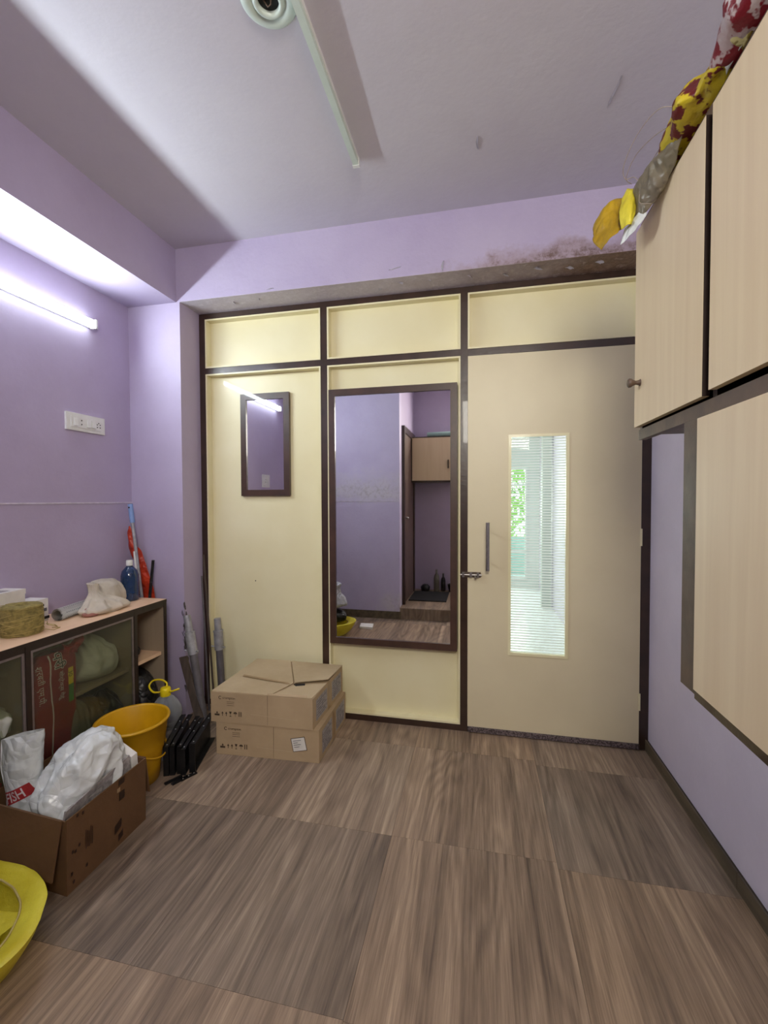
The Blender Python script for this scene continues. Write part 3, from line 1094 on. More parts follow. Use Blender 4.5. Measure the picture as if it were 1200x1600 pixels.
# ================================================================ THINGS ON THE PARTITION
def mirror(x0, x1, z0, z1, yf, yb, fw, label):
    t = thing('wall_mirror', ((x0 + x1) / 2, yb, z0), label, 'mirror', None)
    for nm, poly in (('frame_rail', [(x0, z0), (x1, z0), (x1 - fw, z0 + fw), (x0 + fw, z0 + fw)]),
                     ('frame_rail', [(x0, z1), (x0 + fw, z1 - fw), (x1 - fw, z1 - fw), (x1, z1)]),
                     ('frame_stile', [(x0, z0), (x0 + fw, z0 + fw), (x0 + fw, z1 - fw), (x0, z1)]),
                     ('frame_stile', [(x1, z0), (x1, z1), (x1 - fw, z1 - fw), (x1 - fw, z0 + fw)])):
        B().slab([(a, yf, b) for a, b in poly], (0, yb - yf, 0)).bev(.002).done(nm, m_mframe, t)
    box_obj('mirror_glass', (x0 + fw - .004, x1 - fw + .004, yf + .008, yf + .012, z0 + fw - .004, z1 - fw + .004), m_mirror, t, 0)
    return t


mirror(-.832, -.117, .437, 1.870, YP - .018, YPAN, .036, 'large full-length mirror in a brown frame beside the door')
mirror(-1.400, -1.088, 1.278, 1.884, YPAN - .022, YPAN, .036, 'small upright mirror in a brown frame on the cream panel left of the large one')

# ================================================================ LIGHTS AND FITTINGS
ZT = 2.168
tl = thing('tube_light', (XL, 1.3, ZT), 'glowing white tube light on the left wall under the beam', 'light', None)
TY0, TY1 = .70, 1.945
box_obj('batten', (XL, XL + .018, TY0, TY1, ZT - .016, ZT + .016), m_white_pl, tl, .002)
k = B()
prof = [(XL + .018, ZT - .018), (XL + .032, ZT - .021), (XL + .042, ZT - .017), (XL + .045, ZT), (XL + .042, ZT + .017), (XL + .032, ZT + .021), (XL + .018, ZT + .018)]
k.slab([(a, TY0 + .012, b) for a, b in prof], (0, TY1 - TY0 - .024, 0))
bmesh.ops.recalc_face_normals(k.bm, faces=k.bm.faces[:])
for f_ in k.bm.faces:
    f_.material_index = 0 if f_.normal.x > .5 else 1
k.done('lit_diffuser', [m_emit, m_emit_side], tl)
for y in (TY0, TY1 - .012):
    box_obj('end_cap', (XL + .016, XL + .050, y, y + .012, ZT - .023, ZT + .023), m_white_pl, tl, .003)

ct = thing('tube_light', (-.5, 1.2, ZC), 'unlit white batten light running along the ceiling beside the round cover', 'light')
box_obj('batten', (-.516, -.490, .58, 1.800, ZC - .014, ZC), m_white_pl, ct, .002)
box_obj('diffuser', (-.514, -.492, .60, 1.785, ZC - .032, ZC - .014), m_green_pl, ct, .006)
for y in (.58, 1.785):
    box_obj('end_cap', (-.517, -.489, y, y + .015, ZC - .034, ZC), m_white_pl, ct, .003)

cr_ = thing('ceiling_cover', (-.585, 1.178, ZC), 'round pale ceiling cover with a dark open hole', 'ceiling cover')
B().lathe([(.080, 0), (.080, -.004), (.074, -.010), (.052, -.013), (.050, -.009), (.046, -.008), (.044, -.014), (.038, -.018), (.030, -.016), (.030, 0)],
          (-.585, 1.178, ZC), 48).done('cover_ring', m_green_pl, cr_, True)
B().lathe([(.0305, -.001), (.0305, -.004), (.0005, -.004)], (-.585, 1.178, ZC), 32).done('hole', m_black, cr_, True)
B().tube([(-.600, 1.178, ZC - .003), (-.592, 1.19, ZC - .011), (-.58, 1.184, ZC - .013), (-.574, 1.17, ZC - .004)], .002, 8).done('hook', m_rail, cr_, True)


def socket(y, z, parent, n=3, s=.0045):
    for a, b in ((0, .011), (-.009, -.005), (.009, -.005)) + (((-.009, .016), (.009, .016)) if n == 5 else ()):
        B().lathe([(s * .75, 0), (s * .75, .0006), (.0002, .0006)], (XL + .0152, y + a, z + b), 10, 'x').done('socket_hole', m_ink, parent)


sw = thing('switchboard', (XL, 1.90, 1.606), 'long white switch and socket plate on the lavender left wall', 'switchboard')
box_obj('plate', (XL, XL + .011, 1.788, 2.014, 1.606, 1.694), m_white_pl, sw, .004)
box_obj('inner_plate', (XL + .010, XL + .0145, 1.812, 1.990, 1.622, 1.678), m_white_pl, sw, .002)
for y in (1.836, 1.911, 1.940):
    k = B().hexa([(XL + .014, y - .010, 1.630), (XL + .021, y - .010, 1.630), (XL + .021, y + .010, 1.630), (XL + .014, y + .010, 1.630),
                  (XL + .014, y - .010, 1.670), (XL + .016, y - .010, 1.670), (XL + .016, y + .010, 1.670), (XL + .014, y + .010, 1.670)])
    k.bev(.001).done('switch', m_white_pl, sw)
for z in (1.640, 1.660):
    B().lathe([(.0035, 0), (.0035, .0006), (.0002, .0006)], (XL + .0147, 1.870, z), 10, 'x').done('socket_hole', m_ink, sw)
for a, b in ((0, .014), (-.009, -.008), (.009, -.008), (-.009, .006), (.009, .006)):
    B().lathe([(.0033, 0), (.0033, .0006), (.0002, .0006)], (XL + .0147, 1.972 + a, 1.648 + b), 10, 'x').done('socket_hole', m_ink, sw)
s2 = thing('switchboard', (XL, .97, 1.37), 'square white socket plate, seen in the small mirror', 'switchboard')
box_obj('plate', (XL, XL + .010, .89, 1.03, 1.375, 1.495), m_white_pl, s2, .004)
box_obj('inner_plate', (XL + .010, XL + .016, .92, 1.00, 1.395, 1.475), m_white_pl, s2, .002)
box_obj('switch', (XL + .015, XL + .022, .945, .965, 1.41, 1.455), m_white_pl, s2, .002)
for a, b in ((0, .012), (-.010, -.010), (.010, -.010)):
    B().lathe([(.004, 0), (.004, .0006), (.0002, .0006)], (XL + .0162, .985 + a, 1.435 + b), 10, 'x').done('socket_hole', m_ink, s2)

# ================================================================ RIGHT-HAND CABINETS
XC = .50
uc = thing('overhead_cabinet', (.66, .9, 1.455), 'overhead cabinet with tall wood-grain doors hung on the right wall', 'cabinet')
k = B()
k.box(XC + .004, XR, .12, 1.560, 1.456, 1.474)                     # bottom board
k.box(XC + .004, XR, .12, 1.560, 2.100, 2.118)                     # top board
k.box(XC + .004, XR, 1.543, 1.560, 1.474, 2.100)
k.box(XC + .004, XR, .12, .138, 1.474, 2.100)
k.box(XR - .01, XR, .138, 1.543, 1.474, 2.100)
k.done('carcass', m_rail, uc)
box_obj('divider', (XC + .006, XR - .01, 1.098, 1.116, 1.474, 2.100), m_edge, uc, 0)
box_obj('divider', (XC + .006, XR - .01, .620, .638, 1.474, 2.100), m_edge, uc, 0)
box_obj('rail', (XC, XC + .02, .12, 1.563, 1.440, 1.472), m_rail, uc, .0015)
box_obj('rail', (XC - .001, XC + .015, .12, 1.563, 2.097, 2.122), m_rail, uc, .0015)
for a, b, z0 in ((1.122, 1.562, 1.480), (.630, 1.092, 1.487), (.14, .618, 1.487)):
    d = box_obj('door', (XC - .014, XC + .002, a, b, z0, 2.096), m_lam, uc, .0015)
    box_obj('edge_band_and_slot_shade', (XC - .0135, XC + .0015, a - .0008, a - .0001, z0, 2.096), m_edge, d, 0)  # dark strip paints the shade in the slot between doors
    if a > 1.1:
        kb = B().lathe([(.011, 0), (.008, .004), (.006, .012), (.009, .020), (.0135, .026), (.014, .032), (.011, .035), (.0005, .036)],
                       (XC - .014, 1.513, 1.612), 24, 'x')
        for v in kb.bm.verts:
            v.co.x = (XC - .014) * 2 - v.co.x
        tag(kb.done('knob', m_rail, d, True), 'small dark turned knob')

lc = thing('wall_cabinet', (.66, .7, .785), 'lower wall cabinet with one broad wood-grain door and grey-brown post', 'cabinet')
k = B()
k.box(XC + .006, XR, .12, 1.236, .790, .806)
k.box(XC + .006, XR, 1.220, 1.236, .806, 1.44)
k.box(XR - .01, XR, .12, 1.220, .806, 1.44)
k.done('carcass', m_rail, lc)
box_obj('post', (XC, XC + .02, 1.166, 1.240, .786, 1.4395), m_rail, lc, .002)
box_obj('rail', (XC, XC + .02, .12, 1.166, .776, .802), m_frame, lc, .002)
for a, b in ((.57, 1.140), (.14, .565)):
    box_obj('door', (XC - .014, XC + .002, a, b, .808, 1.434), m_lam, lc, .0015)

# ================================================================ SACKS ON THE OVERHEAD CABINET
def V(x, y, z):
    return Vector((x, y, z))


ZT2 = 2.122
s1 = thing('woven_sack', (.44, 1.48, ZT2), 'golden woven sack drooping over the far corner of the overhead cabinet', 'sack')
sheet([[V(.455, 1.50, 2.155), V(.425, 1.50, 2.175), V(.385, 1.50, 2.165), V(.355, 1.53, 2.130)],
       [V(.440, 1.49, 2.120), V(.405, 1.48, 2.150), V(.370, 1.48, 2.130), V(.345, 1.51, 2.085)],
       [V(.420, 1.46, 2.080), V(.400, 1.45, 2.085), V(.370, 1.47, 2.070), V(.345, 1.50, 2.050)],
       [V(.405, 1.43, 2.045), V(.390, 1.42, 2.030), V(.372, 1.44, 2.015), V(.360, 1.47, 2.010)]],
      36, 44, .010, 16, 3, 'sack_body', m_sack_gold, s1, .0012)
sheet([[V(.455, 1.45, 2.165), V(.440, 1.44, 2.160), V(.425, 1.45, 2.170)],
       [V(.450, 1.42, 2.120), V(.425, 1.41, 2.130), V(.405, 1.44, 2.125)],
       [V(.435, 1.40, 2.070), V(.415, 1.39, 2.065), V(.395, 1.42, 2.070)],
       [V(.425, 1.40, 2.035), V(.412, 1.39, 2.03), V(.400, 1.42, 2.035)]],
      22, 36, .008, 20, 5, 'folded_edge', m_sack_y, s1, .0012)
s2_ = thing('plastic_bag', (.47, 1.40, ZT2), 'cloudy clear bag hanging beside the golden sack', 'bag')
sheet([[V(.50, 1.50, 2.185), V(.49, 1.42, 2.185), V(.49, 1.32, 2.170), V(.50, 1.22, 2.160)],
       [V(.455, 1.49, 2.150), V(.440, 1.41, 2.160), V(.445, 1.31, 2.140), V(.470, 1.20, 2.130)],
       [V(.435, 1.47, 2.090), V(.428, 1.39, 2.100), V(.445, 1.32, 2.085), V(.478, 1.26, 2.090)],
       [V(.422, 1.43, 2.020), V(.435, 1.38, 2.035), V(.455, 1.36, 2.050), V(.478, 1.33, 2.070)]],
      48, 48, .010, 13, 8, 'bag_body', m_bag_clear, s2_, .001)
sheet([[V(.416, 1.435, 2.045), V(.434, 1.39, 2.055), V(.456, 1.37, 2.070)],
       [V(.404, 1.43, 1.996), V(.424, 1.385, 2.008), V(.450, 1.365, 2.034)]],
      24, 10, .003, 30, 9, 'torn_hem', m_bag_white, s2_, .001)
s3 = thing('printed_sack', (.52, 1.18, ZT2), 'red and yellow printed sack lying at the cabinet top edge', 'sack')
bag([(.535, 1.20, 2.123, .05, .13, 2.5), (.53, 1.19, 2.135, .075, .16, 2.4), (.525, 1.19, 2.165, .07, .15, 2.2), (.525, 1.18, 2.195, .05, .12, 2), (.53, 1.18, 2.215, .01, .03, 2)],
    'sack_body', m_sack_redyel, s3, 96, 54, .022, 15, 4, zmin=2.1225)
s4 = thing('printed_sack', (.54, .93, ZT2), 'dark red and white printed packet nearest the camera on the cabinet', 'sack')
bag([(.56, .93, 2.123, .05, .16, 2.5), (.55, .93, 2.14, .075, .20, 2.5), (.545, .92, 2.18, .075, .19, 2.2), (.55, .92, 2.22, .05, .15, 2), (.56, .90, 2.24, .01, .05, 2)],
    'sack_body', m_sack_redwhite, s4, 96, 54, .022, 14, 6, zmin=2.1225)
s5 = thing('crumpled_packet', (.50, .85, ZT2), 'gold and brown crumpled packet edge overhanging the cabinet top', 'packet')
sheet([[V(.505, 1.06, 2.125), V(.500, .98, 2.127), V(.500, .88, 2.130), V(.500, .76, 2.130)],
       [V(.482, 1.06, 2.135), V(.470, .98, 2.148), V(.466, .88, 2.160), V(.462, .76, 2.170)],
       [V(.495, 1.06, 2.15), V(.485, .98, 2.170), V(.482, .88, 2.190), V(.48, .76, 2.205)]],
      60, 18, .008, 24, 11, 'packet_body', m_sack_goldbrown, s5, .001)
s6 = thing('plastic_bag', (.50, 1.04, ZT2), 'white plastic scrap between the two printed sacks on the cabinet', 'bag')
sheet([[V(.50, 1.10, 2.124), V(.495, 1.05, 2.126), V(.495, .99, 2.128)],
       [V(.476, 1.095, 2.130), V(.468, 1.05, 2.150), V(.472, .99, 2.160)],
       [V(.488, 1.09, 2.14), V(.482, 1.045, 2.175), V(.485, .98, 2.19)]],
      30, 16, .006, 26, 13, 'bag_body', m_bag_white, s6, .001)
def smooth_pts(P, n=40):
    return [catmull(P, i / n) for i in range(n + 1)]


st = B()
st.tube(smooth_pts([V(.470, 1.22, 2.20), V(.44, 1.26, 2.235), V(.41, 1.32, 2.225), V(.395, 1.38, 2.19), V(.405, 1.40, 2.165), V(.425, 1.39, 2.160), V(.435, 1.37, 2.12), V(.43, 1.36, 2.07), V(.45, 1.33, 2.045)]), .0010, 6)
st.tube(smooth_pts([V(.47, 1.25, 2.185), V(.445, 1.30, 2.20), V(.42, 1.36, 2.20), V(.41, 1.41, 2.175), V(.43, 1.43, 2.168)]), .0010, 6)
st.tube(smooth_pts([V(.48, 1.17, 2.16), V(.468, 1.20, 2.13), V(.468, 1.24, 2.14), V(.46, 1.29, 2.165), V(.45, 1.34, 2.16)]), .0010, 6)
tag(st.done('string', M('grey_string', (150, 136, 122), .8), None, True), 'thin loose string curling from the sacks on the cabinet', 'string')

# ================================================================ LOW SHELF UNIT ON THE LEFT
UX, UY0, UY1, UZ = -1.675, .50, 2.08, .715
su = thing('shelf_unit', ((XL + UX) / 2, 1.3, 0), 'low shelf unit with a peach top and sliding glass doors along left wall', 'shelf unit')
wt = box_obj('worktop', (XL, UX + .003, UY0, UY1, UZ - .014, UZ), m_lam_top, su, .0015)
box_obj('edge_band_and_slot_shade', (UX + .003, UX + .0045, UY0, UY1, UZ - .016, UZ - .001), m_edge, wt, 0)
box_obj('edge_band_and_slot_shade', (XL, UX, UY1, UY1 + .0012, UZ - .016, UZ - .001), m_edge, wt, 0)


def upright(y):
    box_obj('side_panel', (XL + .008, UX - .002, y, y + .018, .0, UZ - .0145), m_lam_in, su, 0)
    box_obj('edge_band_and_slot_shade', (UX - .002, UX + .002, y - .001, y + .019, .0, UZ - .0145), m_edge, su, .001)


for y in (UY0, .86, 1.318, 1.852, UY1 - .018):
    upright(y)
box_obj('top_rail', (UX - .018, UX + .001, UY0, UY1, UZ - .036, UZ - .0145), m_edge, su, .001)
box_obj('back_board', (XL + .001, XL + .008, UY0, UY1, 0, UZ - .0145), m_lam_in, su, 0)
box_obj('bottom_board', (XL + .008, UX - .004, UY0, UY1, .05, .068), m_lam_in, su, 0)
box_obj('plinth', (UX - .03, UX - .014, UY0, UY1, 0, .05), m_edge, su, 0)
for y0, y1, z in ((1.337, 1.851, .40), (.88, 1.317, .36), (.519, .859, .36)):
    box_obj('shelf', (XL + .008, UX - .035, y0, y1, z, z + .016), m_lam_in, su, .001)
sh = box_obj('shelf', (XL + .008, UX - .02, 1.871, 2.061, .412, .430), m_lam_top, su, .001)


def glassdoor(y0, y1, z0=.085, z1=.678, x=UX - .004):
    g = box_obj('glass_pane', (x - .004, x - .001, y0, y1, z0, z1), m_cabglass, su, 0)
    for q in ((y0, y0 + .010, z0, z1), (y1 - .010, y1, z0, z1), (y0 + .01, y1 - .01, z1 - .009, z1), (y0 + .01, y1 - .01, z0, z0 + .010)):
        box_obj('pane_channel', (x - .006, x + .002, q[0], q[1], q[2], q[3]), m_alu, g, .001)
    return g


glassdoor(1.338, 1.850)
glassdoor(.88, 1.316)
glassdoor(.520, .858)

# contents: middle bay
rb = thing('grain_bag', (-1.74, 1.45, .068), 'red printed grain bag standing behind the glass door', 'bag')
rbody = bag([(-1.77, 1.455, .075, .05, .07, 4), (-1.765, 1.455, .13, .068, .092, 4.5), (-1.755, 1.46, .30, .058, .098, 5), (-1.75, 1.465, .46, .052, .100, 5),
     (-1.745, 1.475, .575, .045, .095, 4), (-1.745, 1.49, .625, .03, .075, 2.6)], 'bag_body', m_red_film, rb, 96, 70, .0055, 12, 3, zmin=.07, top=False, sharp=False)
sheet([[V(-1.71, 1.50, .600), V(-1.715, 1.54, .585), V(-1.72, 1.58, .600)],
       [V(-1.695, 1.49, .640), V(-1.70, 1.535, .625), V(-1.705, 1.60, .645)],
       [V(-1.725, 1.50, .655), V(-1.725, 1.54, .635), V(-1.73, 1.60, .672)]], 30, 20, .010, 22, 6, 'torn_mouth', m_red_pink, rb, .001)
text('lettering', '\u0936\u0930\u092c\u0924\u0940 \u090f\u092e.\u092a\u0940.', .030, (-1.60, 1.386, .592), (0, 0, -1), (0, 1, 0), m_white_ink, rb, onto=rbody, lift=.0012)
text('lettering', '\u0938\u094b\u0930\u094d\u091f\u0947\u0915\u094d\u0938 \u0917\u0947\u0939\u0942\u0902', .025, (-1.60, 1.472, .545), (0, 0, -1), (0, 1, 0), m_white_ink, rb, onto=rbody, lift=.0012)
text('lettering', '\u092a\u0930\u0940', .055, (-1.60, 1.455, .625), (0, 0, -1), (0, 1, 0), m_white_ink, rb, onto=rbody, lift=.0010, bold=.003)
text('lettering', '\u092a\u0930\u0940', .055, (-1.60, 1.455, .625), (0, 0, -1), (0, 1, 0), m_ink, rb, onto=rbody, lift=.0018)
k = B(); k.grid([[(-1.60, 1.434 + .004 * math.sin(z * 22), z), (-1.60, 1.440 + .004 * math.sin(z * 22), z)] for z in [.14 + i * .012 for i in range(41)]])
me = bpy.data.meshes.new('stripe'); k.bm.to_mesh(me); k.bm.free()
link_mesh('white_stripe', drape(me, rbody, Vector((1, 0, 0)), .0012), m_white_ink, rb)
for nm, z0, z1, mm in (('yellow_patch', .475, .545, m_yel_cap), ('green_patch', .40, .475, m_green)):
    k = B(); k.grid([[(-1.60, 1.512, z), (-1.60, 1.525, z), (-1.60, 1.538, z)] for z in [z0 + (z1 - z0) * i / 8 for i in range(9)]])
    me = bpy.data.meshes.new(nm); k.bm.to_mesh(me); k.bm.free()
    link_mesh(nm, drape(me, rbody, Vector((1, 0, 0)), .0012), mm, rb)
text('lettering', '30', .026, (-1.60, 1.514, .532), (0, 0, -1), (0, 1, 0), m_ink, rb, onto=rbody, lift=.002)

o = bag([(-1.83, 1.73, .417, .07, .09), (-1.82, 1.72, .45, .10, .11), (-1.81, 1.72, .52, .095, .10), (-1.81, 1.70, .58, .06, .07), (-1.80, 1.67, .63, .02, .04), (-1.80, 1.66, .66, .005, .01)],
        'plastic_bag', m_bag_white2, None, 64, 50, .02, 13, 11, zmin=.4165, pleat=.006)
tag(o, 'milky white knotted bag on the upper shelf behind glass', 'bag')
o = bag([(-1.82, 1.68, .069, .07, .04), (-1.82, 1.68, .12, .10, .055), (-1.81, 1.68, .20, .10, .055), (-1.82, 1.68, .27, .07, .045), (-1.83, 1.68, .33, .02, .03)],
        'cloth_sack', m_bag_brown, None, 64, 44, .024, 11, 14, zmin=.069)
tag(o, 'dull brown crumpled sack on the bottom shelf between grey sack and dark bag', 'sack')
o = bag([(-1.78, 1.78, .069, .07, .055), (-1.78, 1.78, .10, .10, .065), (-1.78, 1.78, .20, .09, .06), (-1.79, 1.78, .28, .06, .045), (-1.80, 1.78, .33, .01, .02)],
        'plastic_bag', m_bag_black, None, 56, 36, .018, 12, 17, zmin=.069)
tag(o, 'dark bag on the bottom shelf at the right of the glass door', 'bag')
o = bag([(-1.74, 1.575, .069, .04, .05, 3), (-1.735, 1.575, .10, .048, .058, 3), (-1.73, 1.572, .24, .040, .050, 2.6), (-1.735, 1.565, .34, .030, .045, 2.2), (-1.74, 1.56, .38, .01, .02, 2)],
        'cloth_sack', m_bag_grey, None, 64, 30, .012, 16, 19, zmin=.069)
tag(o, 'grey crumpled sack standing right of the red grain bag behind glass', 'sack')
# left bay
o = bag([(-1.80, 1.22, .377, .06, .06), (-1.79, 1.22, .40, .10, .075), (-1.78, 1.22, .46, .10, .075), (-1.80, 1.21, .50, .06, .05), (-1.80, 1.20, .53, .01, .01)],
        'plastic_bag', m_bag_white2, None, 56, 36, .016, 15, 23, zmin=.3765)
tag(o, 'white bag on the shelf of the left bay behind glass', 'bag')
tag(box_obj('carton', (-1.93, -1.73, 1.10, 1.29, .0695, .14), m_paper_grey, None, .002), 'pale flat carton at the bottom of the left bay', 'box')
tag(box_obj('carton', (-1.92, -1.74, 1.12, 1.27, .1405, .20), m_red_ink, None, .002), 'red carton lying on the pale flat carton', 'box')
tag(box_obj('book', (-1.92, -1.75, 1.11, 1.26, .2005, .225), m_paper, None, .001), 'white pad on top of the red carton', 'book')
# right open bay
o = bag([(-1.83, 1.95, .431, .05, .05), (-1.83, 1.95, .45, .08, .06), (-1.83, 1.95, .48, .06, .05), (-1.83, 1.95, .50, .01, .01)], 'cloth_bundle', m_bag_black, None, 40, 24, .010, 18, 25, zmin=.4305)
tag(o, 'black bundle on the small open shelf', 'cloth')
o = bag([(-1.80, 1.965, .069, .09, .07, 3), (-1.79, 1.965, .12, .12, .085, 3), (-1.79, 1.965, .24, .115, .085, 2.6), (-1.80, 1.965, .33, .08, .06), (-1.82, 1.97, .375, .01, .01)],
        'plastic_bag', m_bag_black, None, 56, 40, .010, 12, 27, zmin=.069)
tag(o, 'large black bag filling the bottom of the open bay', 'bag')

# ---------------------------------------------------------------- on the worktop
tw = thing('twine_roll', (-1.812, 1.415, UZ), 'thick roll of jute twine at the front of the worktop', 'twine')
k = B()
cx, cy = -1.812, 1.415
pr = []
for i in range(25):
    t = i / 24
    pr.append((.068 + .003 * math.sin(t * 3.14) + .0018 * (i % 2), .002 + .112 * t))
prof = [(.018, .001)] + pr + [(.060, .118), (.040, .119), (.024, .117), (.018, .10), (.018, .001)]
k.lathe(prof, (cx, cy, UZ), 48)
k.done('winding', m_twine, tw, True)
k = B()
rr = random.Random(3)
for j in range(46):      # crossing strands round the roll
    z0 = .006 + .106 * rr.random(); a0 = rr.random() * 6.28; dz_ = rr.uniform(-.03, .03)
    pts = []
    for i in range(9):
        a = a0 + i * .16; z = min(.116, max(.003, z0 + dz_ * i / 8))
        pts.append((cx + .0718 * math.cos(a), cy + .0718 * math.sin(a), UZ + z))
    k.tube(pts, .0011, 5)
k.done('strands', m_twine2, tw, True)['kind'] = 'stuff'
k = B()
k.tube([(cx + .06, cy + .05, UZ + .03), (cx + .075, cy + .075, UZ + .02), (cx + .06, cy + .10, UZ + .004), (cx + .03, cy + .11, UZ + .003), (cx + .02, cy + .09, UZ + .012), (cx + .055, cy + .06, UZ + .035)], .0014, 6)
k.tube([(cx + .065, cy + .04, UZ + .01), (cx + .088, cy + .06, UZ + .003), (cx + .08, cy + .095, UZ + .003), (cx + .05, cy + .085, UZ + .003)], .0014, 6)
k.done('loose_end', m_twine2, tw, True)


def rbox(name, c, sx, sy, sz, rot, mat, parent=None, bev=.0015):
    k = B().box(-sx / 2, sx / 2, -sy / 2, sy / 2, 0, sz)
    if bev:
        k.bev(bev)
    k.bm.transform(Matrix.Translation(c) @ Matrix.Rotation(math.radians(rot), 4, 'Z'))
    return k.done(name, mat, parent)


wb = thing('white_box', (-1.90, 1.50, UZ), 'grey white box behind the twine roll, largest box on the worktop', 'box')
rbox('box_body', (-1.938, 1.415, UZ), .10, .155, .160, 6, m_paper, wb)
rbox('lid', (-1.938, 1.415, UZ + .142), .104, .159, .021, 6, m_paper, wb)
rbox('top_window', (-1.938, 1.415, UZ + .1632), .06, .06, .0006, 6, m_paper_grey, wb, 0)
pb = thing('paper_stack', (-1.91, 1.66, UZ), 'bundle of printed papers between white box and poster roll', 'paper')
rbox('bundle', (-1.940, 1.552, UZ), .09, .09, .100, 6, m_paper, pb)
for i, (z, hgt, ln) in enumerate(((.068, .010, .09), (.045, .014, .07), (.030, .008, .08), (.010, .012, .10))):
    rbox('print_line', (-1.8935, 1.552 + (.01 if i % 2 else -.01), UZ + z), .0012, ln * .85, hgt, 6, m_ink if i != 1 else m_inkgrey, pb, 0)
    rbox('print_line', (-1.940, 1.5055, UZ + z), ln * .8, .0012, hgt, 6, m_inkgrey, pb, 0)
wf = sheet([[V(-1.90, 1.36, UZ + .004), V(-1.86, 1.30, UZ + .004), V(-1.80, 1.25, UZ + .004)],
            [V(-1.93, 1.39, UZ + .05), V(-1.88, 1.33, UZ + .065), V(-1.83, 1.26, UZ + .05)],
            [V(-1.95, 1.42, UZ + .12), V(-1.92, 1.35, UZ + .13), V(-1.88, 1.27, UZ + .10)]], 24, 20, .006, 16, 31, 'folded_paper', m_paper, None, .001)
tag(wf, 'folded white paper at the left edge beside the twine roll', 'paper')

# rolled poster printed with rows of dots
pr_ = thing('poster_roll', (-1.87, 1.72, UZ), 'rolled white poster printed with rows of small dots', 'poster')
pa, pb_ = Vector((-1.838, 1.590, UZ + .0305)), Vector((-1.925, 1.99, UZ + .0305))
ax = (pb_ - pa).normalized()
uu = ax.cross(Vector((0, 0, 1))).normalized(); vv = uu.cross(ax)
k = B(); rows = []
for i in range(91):      # spiral sheet
    a = i / 90 * 4 * math.pi
    r = .017 + .0125 * i / 90
    w = uu * math.cos(a) + vv * math.sin(a)
    rows.append([pa + w * r, pb_ + w * r])
k.grid(rows)
bmesh.ops.solidify(k.bm, geom=k.bm.faces[:], thickness=.0005)
k.done('paper_sheet', m_paper, pr_, True)
k = B()
for j in range(30):
    for i in range(8):
        a = 2 * math.pi * (i / 8) + .2
        w = uu * math.cos(a) + vv * math.sin(a)
        tt = (pa + ax * (.02 + j * .0118)) + w * .0303
        bi = ax.cross(w)
        k.face([tt - ax * .0022 - bi * .0016, tt + ax * .0022 - bi * .0016, tt + ax * .0022 + bi * .0016, tt - ax * .0022 + bi * .0016])
k.done('printed_dots', m_inkgrey, pr_)['kind'] = 'stuff'

cb = thing('cloth_bag', (-1.85, 1.80, UZ), 'crumpled beige cloth bag in the middle of the worktop', 'bag')
bag([(-1.78, 1.79, UZ + .001, .05, .095), (-1.78, 1.79, UZ + .02, .060, .118), (-1.79, 1.785, UZ + .050, .050, .085), (-1.805, 1.765, UZ + .082, .026, .034), (-1.815, 1.758, UZ + .108, .018, .021), (-1.82, 1.758, UZ + .140, .022, .024)],
    'front_lump', m_canvas, cb, 110, 80, .018, 17, 33, zmin=UZ + .0005, pleat=.004)
bag([(-1.865, 1.90, UZ + .002, .03, .07), (-1.87, 1.90, UZ + .04, .06, .085), (-1.87, 1.89, UZ + .090, .055, .075), (-1.87, 1.87, UZ + .128, .035, .05), (-1.87, 1.86, UZ + .142, .005, .01)],
    'rear_lump', m_canvas, cb, 100, 70, .018, 15, 35, zmin=UZ + .0005)
bag([(-1.77, 1.70, UZ + .001, .025, .03), (-1.77, 1.70, UZ + .015, .030, .036), (-1.78, 1.705, UZ + .032, .018, .024), (-1.785, 1.71, UZ + .045, .005, .01)],
    'pink_corner', m_rust, cb, 40, 26, .010, 22, 37, zmin=UZ + .0005)

bt = thing('spray_bottle', (-1.845, 2.005, UZ), 'clear bottle of dark blue cleaning liquid with a white cap', 'bottle')
bt.name = 'bottle'
bc = (-1.842, 2.012, UZ + .0005)
B().lathe([(.0005, 0), (.036, 0), (.040, .006), (.0405, .05), (.039, .075), (.0405, .10), (.040, .135), (.034, .160), (.020, .178), (.0135, .184), (.0135, .190), (.0005, .190)], bc, 36, sx=1.05, sy=1.12).done('bottle_body', m_blue_liq, bt, True)
auto_smooth(B().lathe([(.016, .188), (.0165, .192), (.0165, .212), (.014, .217), (.0005, .217)], bc, 28).done('cap', m_white_pl, bt))

# ---------------------------------------------------------------- sticks in the gap between unit and column
YG = 2.145
mp = thing('mop', (-1.86, YG, 0), 'mop stick with a pale blue grip in the corner', 'mop')
auto_smooth(B().cyl((-1.80, YG, .02), (-1.928, YG - .012, 1.13), .0085, n=14).done('pole', m_galv, mp))
auto_smooth(B().lathe([(.0005, 0), (.012, .002), (.013, .01), (.013, .10), (.014, .108), (.0005, .11)], (0, 0, 0), 20, close=False).done('tmp', m_blue_pl))
tmpo = bpy.data.objects['tmp']
me = tmpo.data.copy(); me.transform(Matrix.Translation(tmpo.location)); bpy.data.objects.remove(tmpo)
dirv = Vector((-.128, -.012, 1.11)).normalized()
me.transform(Matrix.Translation(Vector((-1.927, YG - .012, 1.125))) @ Vector((0, 0, 1)).rotation_difference(dirv).to_matrix().to_4x4())
me.materials.clear()
link_mesh('grip', me, m_blue_pl, mp)
B().lathe([(.005, 0), (.005, .001), (.0003, .001)], (-1.936, YG - .026, 1.213), 12, 'y').done('hang_hole', m_ink, mp)
B().box(-1.86, -1.74, YG - .03, YG + .03, .0005, .03).bev(.006).done('mop_head', m_navy, mp)

